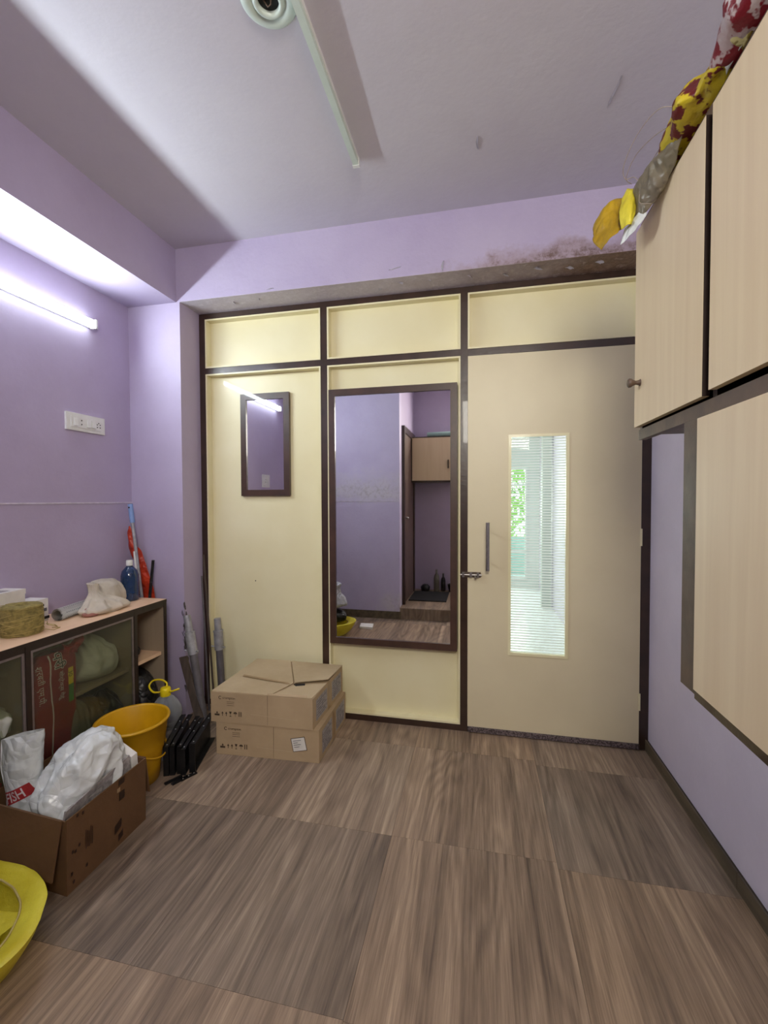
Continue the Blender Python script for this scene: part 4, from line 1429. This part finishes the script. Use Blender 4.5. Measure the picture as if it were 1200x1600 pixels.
of = thing('folded_flag', (-1.88, 2.15, .3), 'crumpled orange red plastic cover leaning in the corner behind the bottle', 'plastic cover')
of.name = 'plastic_cover'
sheet([[V(-1.985, 2.165, 1.09), V(-1.965, 2.155, 1.105), V(-1.950, 2.165, 1.06)],
       [V(-1.990, 2.165, 1.03), V(-1.965, 2.150, 1.03), V(-1.935, 2.165, 1.00)],
       [V(-1.975, 2.165, .96), V(-1.945, 2.152, .95), V(-1.905, 2.17, .96)],
       [V(-1.935, 2.170, .86), V(-1.905, 2.160, .84), V(-1.865, 2.17, .85)],
       [V(-1.905, 2.170, .70), V(-1.875, 2.160, .69), V(-1.820, 2.17, .70)],
       [V(-1.88, 2.170, .30), V(-1.85, 2.160, .30), V(-1.80, 2.17, .30)],
       [V(-1.87, 2.170, .02), V(-1.84, 2.160, .02), V(-1.79, 2.17, .02)]], 20, 70, .009, 20, 41, 'cover', m_orange, of, .001)
ws = B().cyl((-1.835, YG - .028, .02), (-1.915, YG - .014, .965), .0075, n=12).done('pole', m_white_pl)
ws.name = 'broom_stick'
tag(auto_smooth(ws), 'thin white stick with blue stripes beside the mop', 'stick')
for i in range(7):
    z = .70 + i * .014
    t = (z - .02) / .945
    c = Vector((-1.835 - .08 * t, YG - .028 + .014 * t, z))
    auto_smooth(B().cyl(c, c + Vector((-.0006, 0, .007)), .0079, n=12).done('blue_stripe', m_navy, ws))
bs = B().cyl((-1.93, YG + .012, .02), (-1.806, YG - .0, .915), .008, n=8).done('rod', m_bag_black)
tag(bs, 'short black rod leaning behind the orange cover', 'rod')
gl_ = sheet([[V(-1.965, 2.10, .86), V(-1.955, 2.105, .875), V(-1.93, 2.10, .87)],
             [V(-1.955, 2.095, .80), V(-1.94, 2.10, .80), V(-1.925, 2.095, .80)],
             [V(-1.945, 2.095, .60), V(-1.93, 2.10, .60), V(-1.92, 2.095, .60)]], 12, 20, .004, 26, 43, 'dustpan', m_green, None, .0015)
tag(gl_, 'green plastic blade peeking out behind the blue bottle', 'dustpan')

# ================================================================ FLOOR, LEFT SIDE
# open carton with bags
CZ = .245
ca, cb2, cc, cd = V(-1.272, 1.110, 0), V(-1.280, 1.455, 0), V(-1.655, 1.470, 0), V(-1.640, 1.135, 0)
cart = thing('open_carton', (-1.46, 1.29, 0), 'open brown carton with dark tape marks, full of white bags', 'box')


def wall4(a, b, t, z0, z1, name, parent, mat, lean=0.0):
    a, b = Vector(a), Vector(b)
    d = (b - a).normalized()
    n = Vector((-d.y, d.x, 0)) * t
    ln = Vector((-d.y, d.x, 0)) * lean
    up = Vector((0, 0, z1))
    return B().hexa([a + V(0, 0, z0), b + V(0, 0, z0), b + n + V(0, 0, z0), a + n + V(0, 0, z0),
                     a + up + ln, b + up + ln, b + n + up + ln, a + n + up + ln]).bev(.0012).done(name, mat, parent)


wall4(ca, cb2, .004, .001, CZ, 'side', cart, m_card_dark, -.006)
wall4(cb2, cc, .004, .001, CZ, 'side', cart, m_card_dark)
wall4(cc, cd, .004, .001, CZ, 'side', cart, m_card_dark)
wall4(cd, ca, .004, .001, CZ - .004, 'side', cart, m_card_dark)
B().slab([ca, cb2, cc, cd], (0, 0, .003)).done('bottom', m_card_dark, cart)
# folded-down near flap and the little far flap
dn = Vector((-.08, -1, 0)).normalized()
B().hexa([cd + dn * .050 + V(0, 0, .085), ca + dn * .040 + V(-.008, 0, .075), ca + dn * .036 + V(-.008, 0, .075), cd + dn * .046 + V(0, 0, .085),
          cd + dn * .006 + V(0, 0, CZ), ca + dn * .006 + V(-.01, 0, CZ), ca + V(-.01, 0, CZ), cd + V(0, 0, CZ)]).bev(.001).done('flap', m_card_dark, cart)
B().hexa([cb2 + V(-.09, .018, .10), cb2 + V(.006, .016, .10), cb2 + V(.006, .020, .10), cb2 + V(-.09, .022, .10),
          cb2 + V(-.09, .003, CZ), cb2 + V(0, .003, CZ), cb2 + V(0, .007, CZ), cb2 + V(-.09, .007, CZ)]).bev(.001).done('flap', m_card_dark, cart)
def on_side(u, z):     # point on the long visible side
    q = ca.lerp(cb2, u)
    return V(q.x + .0012 + .006 * z / CZ, q.y, z)


def side_patch(u0, u1, z0, z1, mat, nm='tape_mark', sk=0):
    B().slab([on_side(u0, z0), on_side(u1, z0 + sk), on_side(u1, z1 + sk), on_side(u0, z1)], (.0006, 0, 0)).done(nm, mat, cart)


side_patch(.60, .68, .222, .243, m_tape_dark)
side_patch(.61, .68, .165, .195, m_tape_dark)
side_patch(.55, .64, .055, .085, m_tape_dark, sk=.012)
side_patch(.60, .66, .018, .042, m_tape_dark, sk=.01)
side_patch(.58, .62, .20, .215, m_tape)
for u, z in ((.10, .238), (.16, .232), (.05, .13), (.08, .125), (.12, .135), (.06, .03), (.20, .045), (.04, .06)):
    side_patch(u, u + .02, z - .006, z + .004, m_tape_dark, 'print_mark')
for i in range(5):
    side_patch(.20 + .018 * i, .207 + .018 * i, .10 + .004 * (i % 2), .165 - .006 * (i % 3), m_tape_dark, 'print_mark')
# flat board and foam piece inside
bd = B().hexa([V(-1.300, 1.125, .20), V(-1.300, 1.41, .20), V(-1.306, 1.41, .20), V(-1.306, 1.125, .20),
               V(-1.284, 1.125, .262), V(-1.298, 1.40, .285), V(-1.305, 1.40, .285), V(-1.291, 1.125, .262)]).bev(.001).done('flat_board', m_paper_grey)
tag(bd, 'thin grey board sticking up inside the open carton', 'board')
fm = B().hexa([V(-1.345, 1.415, .20), V(-1.300, 1.415, .20), V(-1.300, 1.445, .20), V(-1.345, 1.445, .20),
               V(-1.375, 1.400, .305), V(-1.305, 1.415, .268), V(-1.305, 1.445, .268), V(-1.375, 1.445, .305)]).bev(.002).done('foam_block', m_paper)
tag(fm, 'white foam offcut in the far corner of the open carton', 'foam')
b1 = bag([(-1.385, 1.28, .006, .07, .10, 3), (-1.38, 1.28, .05, .080, .125, 3.2), (-1.385, 1.28, .15, .085, .135, 3), (-1.388, 1.275, .23, .090, .132, 2.6),
          (-1.385, 1.285, .30, .085, .115, 2.2), (-1.375, 1.295, .355, .068, .090, 2), (-1.365, 1.30, .395, .046, .060, 2), (-1.36, 1.305, .418, .020, .025, 2)],
         'plastic_bag', m_bag_white, None, 170, 140, .024, 13, 51, zmin=.004, pleat=.003, npl=7)
tag(b1, 'crumpled white plastic bag heaped in the middle of the open carton', 'bag')
loopxy = [(-1.632, 1.205), (-1.600, 1.188), (-1.555, 1.180), (-1.510, 1.190), (-1.494, 1.215), (-1.515, 1.245), (-1.565, 1.255), (-1.615, 1.245), (-1.632, 1.205)]
net = []
for z0_, inset, dx_ in ((.006, .25, -.010), (.08, .0, -.016), (.20, .0, -.008), (.30, .0, .0), (.37, .05, .010), (.41, .25, .020), (.43, .40, .022)):
    row = []
    for x_, y_ in loopxy:
        t_ = (x_ + 1.632) / .138
        row.append(V(x_ + dx_ * t_ - (.022 * (1 - t_) if z0_ > .25 else 0), 1.215 + (y_ - 1.215) * (1 - inset), z0_ + (.055 * t_ - .024 if z0_ > .3 else 0)))
    net.append(row)
b2 = sheet(net, 110, 90, .005, 11, 53, 'plastic_bag', m_bag_white, None, 0)
tag(b2, 'upright white carrier bag printed FISH in red at the carton end', 'bag')
# red print panel on the carrier bag, facing the room
pn = Vector((.12, -1, 0)).normalized()
px_ = Vector((1, .12, .0)).normalized(); px_ = (px_ + Vector((0, 0, .50))).normalized()
py_ = pn.cross(px_)
if py_.z < 0:
    py_ = -py_
og = V(-1.592, 1.14, .202)
k = B(); k.grid([[og + px_ * (.115 * i / 20) + py_ * (.042 * j / 8 - .006) for i in range(21)] for j in range(9)])
me = bpy.data.meshes.new('pp'); k.bm.to_mesh(me); k.bm.free()
link_mesh('print_panel', drape(me, b2, pn, .0014), m_red_ink, b2)
text('lettering', 'FISH', .045, og + px_ * .004, px_, py_, m_white_ink, b2, onto=b2, lift=.0026, bold=.0006)
text('lettering', 's', .045, og + px_ * -.026, px_, py_, m_red_ink, b2, onto=b2, lift=.0016)

# bucket
bu = thing('bucket', (-1.515, 1.670, 0), 'yellow plastic bucket behind the open carton', 'bucket')
bcx, bcy = -1.515, 1.655
B().lathe([(.0005, .006), (.098, .006), (.100, .001), (.104, .001), (.112, .07), (.128, .155), (.1305, .160), (.132, .19), (.134, .192), (.142, .262), (.150, .266), (.153, .272), (.151, .278), (.142, .279), (.138, .272), (.126, .16), (.108, .07), (.099, .012), (.0005, .012)],
          (bcx, bcy, 0), 72).done('bucket_body', m_yel_pl, bu, True)
k = B()
pts = []
for i in range(25):
    a = math.pi * i / 24
    # bail hanging down on the near right side
    w = Vector((math.cos(a - math.radians(70)), math.sin(a - math.radians(70)), 0))
    drop = math.sin(a) * .115
    pts.append(V(bcx, bcy, .225 - drop) + w * (.146 - .012 * math.sin(a)))
k.tube(pts, .0038, 8)
k.done('bail', m_yel_pl, bu, True)
for a in (-70, 110):
    w = Vector((math.cos(math.radians(a)), math.sin(math.radians(a)), 0))
    k = B().cyl(V(bcx, bcy, .228) + w * .134, V(bcx, bcy, .228) + w * .152, .010, n=14)
    auto_smooth(k.done('handle_lug', m_yel_pl, bu))
k = B(); 
for i in range(9):
    a = math.radians(-42 + i * 4)
    pass
rows = [[V(bcx, bcy, z) + Vector((math.cos(math.radians(-48 + i * 3)), math.sin(math.radians(-48 + i * 3)), 0)) * (.1325 + (z - .19) * .12) for i in range(9)] for z in (.197, .215, .232, .25)]
k.grid(rows); k.done('faded_sticker', m_tape, bu, True)

# water jug
jg = thing('water_jug', (-1.575, 1.93, 0), 'clear five litre water jug with a yellow handled cap', 'jug')
jc = (-1.578, 1.945, 0)
prj = [(.0005, .004), (.050, .001), (.068, .008), (.070, .03)]
for i in range(5):
    z = .04 + i * .022
    prj += [(.070, z), (.0665, z + .008), (.070, z + .016)]
prj += [(.070, .165), (.066, .185), (.052, .215), (.034, .240), (.022, .252), (.020, .262)]
k = B()
rings = []
for r, hh in prj:
    ring = []
    for i in range(48):
        a = 2 * math.pi * i / 48
        e = .72 if r > .03 else 1
        ca_, sa_ = math.cos(a), math.sin(a)
        ring.append(k.bm.verts.new((jc[0] + math.copysign(abs(ca_) ** e, ca_) * r, jc[1] + math.copysign(abs(sa_) ** e, sa_) * r, hh)))
    rings.append(ring)
for a, b in zip(rings, rings[1:]):
    for i in range(48):
        k.bm.faces.new((a[i], a[(i + 1) % 48], b[(i + 1) % 48], b[i]))
k.done('jug_body', m_jug, jg, True)
auto_smooth(B().lathe([(.024, .248), (.0255, .252), (.0255, .285), (.022, .290), (.0005, .290)], jc, 28).done('cap', m_yel_cap, jg))
loop = [(-.012, 0, .268), (-.055, -.018, .268), (-.092, -.006, .290), (-.085, .012, .312), (-.045, .022, .318), (-.008, .018, .306), (.004, .005, .292)]
B().tube(smooth_pts([V(jc[0] + a, jc[1] + b, c) for a, b, c in loop]), .0045, 8).done('cap_handle', m_yel_cap, jg, True)
B().tube([(jc[0] + .012, jc[1], .272), (jc[0] + .05, jc[1] - .012, .280), (jc[0] + .095, jc[1] - .02, .300)], .0045, 8).done('cap_handle', m_yel_cap, jg, True)
rows = [[V(jc[0], jc[1], z) + Vector((math.cos(math.radians(-100 + i * 6)), math.sin(math.radians(-100 + i * 6)), 0)) * .083 for i in range(13)] for z in (.045, .07, .10)]
k = B().grid(rows); lb_ = k.done('label', m_paper_grey, jg, True)
wsheet = B().box(-1.60, -1.43, 1.86, 2.02, .0003, .0012)
tag(B().slab([V(-1.63, 1.84, .0004), V(-1.47, 1.80, .0004), V(-1.41, 1.90, .0004), V(-1.44, 2.02, .0004), V(-1.62, 2.06, .0004)], (0, 0, .0006)).done('paper_sheet', m_paper_grey), 'grey paper sheet on the floor under the water jug', 'paper')
wsheet.bm.free()

# black metal bracket bars
random.seed(5)


def bar(x0, y0, x1, y1, z1, t, label, hgt=.125, zt=None):
    """plate on edge with a folded top flange and end tab"""
    g = thing('metal_bracket', ((x0 + x1) / 2, (y0 + y1) / 2, 0), label, 'bracket', 'black brackets beside the cartons')
    a, b = V(x0, y0, 0), V(x1, y1, 0)
    d = (b - a).normalized(); n = V(d.y, -d.x, 0)
    def hx(p, q, n0, n1, z0, z1):
        return [p + n * n0 + V(0, 0, z0), q + n * n0 + V(0, 0, z0), q + n * n1 + V(0, 0, z0), p + n * n1 + V(0, 0, z0),
                p + n * n0 + V(0, 0, z1), q + n * n0 + V(0, 0, z1), q + n * n1 + V(0, 0, z1), p + n * n1 + V(0, 0, z1)]
    B().hexa(hx(a, b, 0, .004, .001, z1)).bev(.0008).done('web', m_blackmetal, g)
    B().hexa(hx(a, b, .0, t, z1 - .004, z1)).bev(.0008).done('flange', m_blackmetal, g)
    B().hexa(hx(a, b, .004, t, .001, .005)).bev(.0008).done('flange', m_blackmetal, g)
    B().hexa(hx(a, a + d * .004, .004, t - .001, .006, z1 - .005)).done('end_plate', m_blackmetal, g)
    for u in (.02, .16, .24):
        c = a + d * u + n * t * .5 + V(0, 0, z1)
        B().lathe([(.0035, 0), (.003, .001), (.0005, .0015)], c, 10).done('rivet', m_galv, g, True)
    return g


bar(-1.398, 1.700, -1.520, 1.985, .135, .024, 'black metal bracket bar, leftmost of the bundle by the bucket')
bar(-1.374, 1.712, -1.482, 1.990, .138, .022, 'black metal bracket bar, second from the bucket')
bar(-1.350, 1.728, -1.445, 2.000, .128, .022, 'black metal bracket bar in the middle of the bundle')
bar(-1.326, 1.722, -1.420, 2.000, .122, .022, 'black metal bracket bar, second from the cartons')
bar(-1.300, 1.748, -1.385, 2.030, .136, .028, 'black metal bracket bar, nearest the stacked cartons')
for i, (x, y, a, lb) in enumerate(((-1.335, 1.685, 62, 'small black strip at the left of three before the brackets'),
                                    (-1.305, 1.690, 66, 'small black strip in the middle of three before the brackets'),
                                    (-1.285, 1.722, 64, 'small black strip with bright screws at the right of three'))):
    g = thing('metal_strip', (x, y, 0), lb, 'strip', 'small black strips on the floor')
    rbox('strip_body', (x, y, .0005), .075, .016, .006, a, m_blackmetal, g, .001)
    ca_, sa_ = math.cos(math.radians(a)), math.sin(math.radians(a))
    for u in (-.026, 0, .026):
        B().lathe([(.003, 0), (.0026, .001), (.0004, .0015)], (x + ca_ * u, y + sa_ * u, .0065), 10).done('screw_head', m_steel if i == 2 else m_blackmetal, g, True)

# pipes with couplers
def pipe(p0, p1, zc0, zc1, label):
    """base p0, top p1; coupler between fractions zc0..zc1"""
    g = thing('metal_pipe', p0, label, 'pipe', None)
    a, b = Vector(p0), Vector(p1)
    A = lambda t: a.lerp(b, t)
    auto_smooth(B().cyl(A(0), A(zc0 + .02), .0205, n=24).done('lower_tube', m_grey_pipe, g))
    cp = auto_smooth(B().cyl(A(zc0), A(zc1), .0265, n=28).done('coupler', m_galv, g))
    auto_smooth(B().cyl(A(zc1 - .012), A(zc1), .0285, n=28).done('coupler_collar', m_galv, cp))
    auto_smooth(B().cyl(A(zc1 - .02), A(1), .0195, n=24).done('upper_tube', m_galv, g))
    c = A(zc0 + .03)
    for sx in (-1, 1):
        auto_smooth(B().cyl(c + V(sx * .024, -.006, 0), c + V(sx * .040, -.010, .003), .0035, n=8).done('bolt', m_galv, cp))
        auto_smooth(B().cyl(c + V(sx * .037, -.009, .002), c + V(sx * .042, -.010, .003), .006, n=6).done('bolt', m_galv, cp))


pipe((-1.490, 2.140, .021), (-1.610, 2.165, .605), .635, .845, 'grey pipe leaning against the purple column, metal coupler near its top')
pipe((-1.500, 2.335, .0), (-1.530, 2.335, .548), .66, .87, 'upright grey pipe against the cream panel, metal coupler near its top')
for (p0, p1, w, lb) in (((-1.560, 2.330, .0), (-1.628, 2.340, .925), .011, 'thin dark strip in the partition corner, taller one'),
                        ((-1.575, 2.300, .0), (-1.630, 2.325, .80), .009, 'thin grey strip in the partition corner, shorter one')):
    a, b = Vector(p0), Vector(p1)
    n = V(w, 0, 0)
    o = B().hexa([a, a + n, a + n + V(0, .005, 0), a + V(0, .005, 0), b, b + n, b + n + V(0, .005, 0), b + V(0, .005, 0)]).bev(.001).done('metal_strip', m_grey_pipe if w < .01 else m_plank)
    tag(o, lb, 'strip')
a, b = V(-1.505, 2.10, .0), V(-1.665, 2.165, .36)
o = B().hexa([a, a + V(.045, 0, .012), a + V(.045, .012, .012), a + V(0, .012, 0), b, b + V(.045, 0, .012), b + V(.045, .012, .012), b + V(0, .012, 0)]).bev(.001).done('wooden_plank', m_plank)
tag(o, 'weathered plank leaning diagonally behind the water jug', 'plank')

# ---------------------------------------------------------------- stacked cartons
def hexcart(front_l, front_r, back_r, back_l, z0, z1, t, nm='carton_body'):
    return B().slab([Vector(p) + V(0, 0, z0) for p in (front_l, front_r, back_r, back_l)], (0, 0, z1 - z0)).bev(.003, 2).done(nm, m_card, t)


def deco(t, fl, fr, br, z0, z1, sticker):
    """print, tape and labels on the two visible sides"""
    fl, fr, br = Vector(fl), Vector(fr), Vector(br)
    ux = (fr - fl).normalized(); L = (fr - fl).length
    nn = V(ux.y, -ux.x, 0)
    P = lambda u, z: fl + ux * u + V(0, 0, z) + nn * .0006
    up = V(0, 0, 1)
    # brand line, fragile symbols
    text('lettering', 'crompton', .017, P(.062, z1 - .034), ux, up, m_print, t, .0002)
    for a0 in range(1):
        k = B()
        c = P(.050, z1 - .029)
        for j in range(14):
            a1 = math.radians(40 + j * 20); a2 = math.radians(60 + j * 20)
            q = [c + (ux * math.cos(a) + up * math.sin(a)) * r for a, r in ((a1, .0055), (a2, .0055), (a2, .0085), (a1, .0085))]
            k.face(q)
        k.done('logo_ring', m_print, t)
    for zz in (.048, .056, .066):
        B().slab([P(.085, z1 - zz), P(.125, z1 - zz), P(.125, z1 - zz + .0018), P(.085, z1 - zz + .0018)], nn * .0003).done('print_line', m_print_pale, t)

    def arrow(u, mat):
        B().face([P(u, z0 + .044), P(u + .012, z0 + .044), P(u + .006, z0 + .054)][::1]).done('symbol', mat, t)
        B().face([P(u + .0045, z0 + .032), P(u + .0075, z0 + .032), P(u + .0075, z0 + .044), P(u + .0045, z0 + .044)]).done('symbol', mat, t)
    def glassy(u):
        B().face([P(u + .001, z0 + .056), P(u + .015, z0 + .056), P(u + .011, z0 + .045), P(u + .005, z0 + .045)][::-1]).done('symbol', m_print, t)
        B().face([P(u + .007, z0 + .034), P(u + .009, z0 + .034), P(u + .009, z0 + .045), P(u + .007, z0 + .045)]).done('symbol', m_print, t)
        B().face([P(u + .003, z0 + .031), P(u + .013, z0 + .031), P(u + .013, z0 + .034), P(u + .003, z0 + .034)]).done('symbol', m_print, t)
    def brolly(u):
        c = P(u + .010, z0 + .046)
        B().face([c + (ux * math.cos(math.radians(180 - i * 18)) + up * math.sin(math.radians(180 - i * 18))) * .010 for i in range(11)][::-1]).done('symbol', m_print, t)
        B().face([P(u + .0092, z0 + .032), P(u + .0108, z0 + .032), P(u + .0108, z0 + .046), P(u + .0092, z0 + .046)]).done('symbol', m_print, t)
    B().slab([P(.020, z0 + .032), P(.046, z0 + .032), P(.046, z0 + .041), P(.020, z0 + .041)], nn * .0003).done('symbol', m_print, t)
    arrow(.027, m_print); arrow(.056, m_print); arrow(.076, m_print)
    glassy(.096); brolly(.120)
    for u in (.148, .158):
        B().slab([P(u, z0 + .034), P(u + .004, z0 + .034), P(u + .004, z0 + .058), P(u, z0 + .058)], nn * .0003).done('symbol', m_print, t)
    # creases and tape down the middle of the front
    B().slab([P(L * .565, z0 + .004), P(L * .567, z0 + .004), P(L * .570, z1 - .003), P(L * .566, z1 - .003)], nn * .0004).done('crease', m_print_pale, t)
    B().slab([P(L * .40, z0 + .050), P(L * .86, z0 + .040), P(L * .86, z0 + .042), P(L * .40, z0 + .052)], nn * .0004).done('crease', m_card_top, t)
    # right side: tape strip and two pale labels
    uy = (br - fr).normalized(); W = (br - fr).length
    ns = V(uy.y, -uy.x, 0)
    Q = lambda u, z: fr + uy * u + V(0, 0, z) + ns * .0006
    B().slab([Q(W * .47, z0 + .003), Q(W * .56, z0 + .003), Q(W * .56, z1 - .003), Q(W * .47, z1 - .003)], ns * .0005).done('tape', m_tape, t)
    for a0, a1 in ((.10, .44), (.60, .94)):
        lb = B().slab([Q(W * a0, z0 + .022), Q(W * a1, z0 + .022), Q(W * a1, z1 - .026), Q(W * a0, z1 - .026)], ns * .0005).done('paper_label', m_paper_grey, t)
        for r in range(7):
            zz = z0 + .032 + r * .0125
            B().slab([Q(W * (a0 + .03), zz) + ns * .0005, Q(W * (a1 - .04 - .05 * (r % 3)), zz) + ns * .0005, Q(W * (a1 - .04 - .05 * (r % 3)), zz + .003) + ns * .0005, Q(W * (a0 + .03), zz + .003) + ns * .0005], ns * .0003).done('print_line', m_inkgrey, lb)
    if sticker:
        c = P(L * .81, z0 + .083)
        e1 = (ux * .98 + up * .20).normalized(); e2 = (up * .98 - ux * .20).normalized()
        sq = lambda s_, o_: [c + e1 * a * s_ + e2 * b * s_ * .92 + nn * o_ for a, b in ((-1, -1), (1, -1), (1, 1), (-1, 1))]
        st1 = B().slab(sq(.036, 0), nn * .0004).done('sticker', m_print, t)
        B().slab(sq(.033, .0005), nn * .0004).done('sticker_face', m_paper, st1)
        for r, w in enumerate((.9, .5, .8, .6)):
            p0 = c - e1 * .026 + e2 * (.018 - r * .010) + nn * .001
            B().slab([p0, p0 + e1 * .045 * w, p0 + e1 * .045 * w + e2 * .0025, p0 + e2 * .0025], nn * .0003).done('print_line', m_inkgrey, st1)


low = thing('sealed_carton', (-1.0, 2.15, 0), 'lower carton of the two-box stack, with a tilted white sticker', 'box', 'stacked cartons by the partition')
f1 = [V(-1.268, 1.914, 0), V(-.742, 1.940, 0), V(-.745, 2.368, 0), V(-1.268, 2.368, 0)]
hexcart(*f1, .001, .160, low)
deco(low, f1[0], f1[1], f1[2], .001, .160, True)
upc = thing('sealed_carton', (-1.03, 2.15, .1605), 'upper carton of the stack, with torn half-open top flaps', 'box', 'stacked cartons by the partition')
f2 = [V(-1.295, 1.912, 0), V(-.770, 1.932, 0), V(-.762, 2.366, 0), V(-1.290, 2.366, 0)]
hexcart(*f2, .1612, .3095, upc)
deco(upc, f2[0], f2[1], f2[2], .1612, .312, False)
ZU = .3098
B().slab([V(-1.292, 1.916, ZU), V(-.985, 1.926, ZU), V(-.930, 2.075, ZU + .004), V(-1.075, 2.362, ZU + .006), V(-1.288, 2.362, ZU)], (0, 0, .003)).bev(.001).done('flap', m_card_top, upc)
B().slab([V(-.980, 1.928, ZU), V(-.775, 1.936, ZU), V(-.764, 2.110, ZU + .001), V(-.915, 2.055, ZU + .001)], (0, 0, .003)).bev(.001).done('flap', m_card_top, upc)
B().slab([V(-.922, 2.072, ZU + .008), V(-.760, 2.128, ZU + .016), V(-.758, 2.358, ZU + .002), V(-1.068, 2.362, ZU + .002)], (0, 0, .004)).bev(.001).done('flap', m_card_top, upc)
B().slab([V(-1.00, 1.924, ZU + .001), V(-.80, 1.934, ZU + .001), V(-.802, 1.944, ZU + .009), V(-1.0, 1.930, ZU + .006)], (0, 0, .002)).done('flap', m_card, upc)
B().slab([V(-.905, 2.045, ZU + .0005), V(-.862, 2.062, ZU + .0005), V(-.87, 2.085, ZU + .0005), V(-.925, 2.068, ZU + .0005)], (0, 0, .0045)).done('opening', m_black, upc)
B().slab([V(-1.23, 2.10, ZU + .0065), V(-.94, 2.052, ZU + .0085), V(-.95, 2.068, ZU + .0085), V(-1.235, 2.122, ZU + .0065)], (0, 0, .0006)).done('tape', m_tape, upc)

# ---------------------------------------------------------------- yellow sack in the near left corner, with bags on it
ys = thing('woven_sack', (-1.45, .80, 0), 'bright yellow woven sack with a folded rim on the floor, near left', 'sack')
yc = V(-1.476, .846, 0)
def oval(a, r, z, e=2 / 2.25, rx=.335, ry=.212):
    ca_, sa_ = math.cos(a), math.sin(a)
    w = 1 + .05 * noise.noise(V(ca_ * 1.3, sa_ * 1.3, 4.2))
    return yc + V(math.copysign(abs(ca_) ** e, ca_) * rx * r * w, math.copysign(abs(sa_) ** e, sa_) * ry * r * w, z)


def ringrows(prof, amp, seed, n=144):
    out = []
    for r, z in prof:
        row = []
        for i in range(n + 1):
            a = 2 * math.pi * (i % n) / n
            p = oval(a, r, z)
            p += V(math.cos(a), math.sin(a), .5) * (folds(a, p, amp, 9, seed) if z > .01 else 0)
            p.z = max(p.z, .002)
            row.append(p)
        out.append(row)
    return out


rows = ringrows([(.60, .003), (.74, .006), (.84, .03), (.91, .06), (.96, .085), (.99, .108), (1.0, .120)], .006, 61)
k = B().grid(rows)
bmesh.ops.remove_doubles(k.bm, verts=k.bm.verts[:], dist=.0003)
k.done('sack_body', m_sack_y, ys, True)
rows = ringrows([(1.001, .1212), (.96, .125), (.90, .119), (.84, .110), (.79, .101), (.78, .096), (.80, .092)], .007, 63)
k = B().grid(rows)
bmesh.ops.remove_doubles(k.bm, verts=k.bm.verts[:], dist=.0003)
k.done('folded_rim', m_sack_y, ys, True)
hem = B().tube([p + V(0, 0, .0025) for p in rows[4]], .0030, 6)
tag(hem.done('hem', m_twine2, ys, True), 'pale stitched hem')
sheet([[yc + V(.335 * (i / 4 * 2 - 1) * .60, .225 * (j / 4 * 2 - 1) * .60, .078 + .012 * math.sin(i * 2.1 + j)) for i in range(5)] for j in range(5)],
      60, 60, .014, 9, 65, 'inner_layer', m_sack_y, ys, 0)
bb = bag([(-1.40, .78, .099, .09, .07), (-1.38, .77, .115, .13, .09), (-1.38, .77, .16, .14, .095), (-1.39, .76, .20, .11, .08), (-1.40, .76, .225, .02, .03)],
         'plastic_bag', m_bag_black, None, 64, 44, .010, 10, 67, zmin=.099)
bb.name = 'black_bag'
tag(bb, 'black bag lying on the yellow sack, seen in the mirror', 'bag')
sb = bag([(-1.38, .75, .226, .06, .05), (-1.36, .75, .25, .11, .08), (-1.36, .75, .31, .095, .075), (-1.37, .75, .36, .07, .06), (-1.36, .75, .41, .05, .045), (-1.34, .75, .45, .045, .04), (-1.34, .75, .47, .01, .01)],
         'plastic_bag', m_bag_silver, None, 72, 60, .016, 12, 69, zmin=.226)
sb.name = 'silver_bag'
tag(sb, 'shiny silver bag on top of the black bag, seen in the mirror', 'bag')
sw_ = rbox('foam_sheet', (-1.22, .60, .0), .01, .01, .01, 0, m_paper)
bpy.data.objects.remove(sw_)
tag(B().slab([V(-1.16, .52, .001), V(-1.03, .52, .001), V(-1.01, .65, .001), V(-1.14, .64, .001)], (0, 0, .02)).done('foam_sheet', m_paper), 'flat pale foam sheet on the floor beside the yellow sack, seen in the mirror', 'foam')
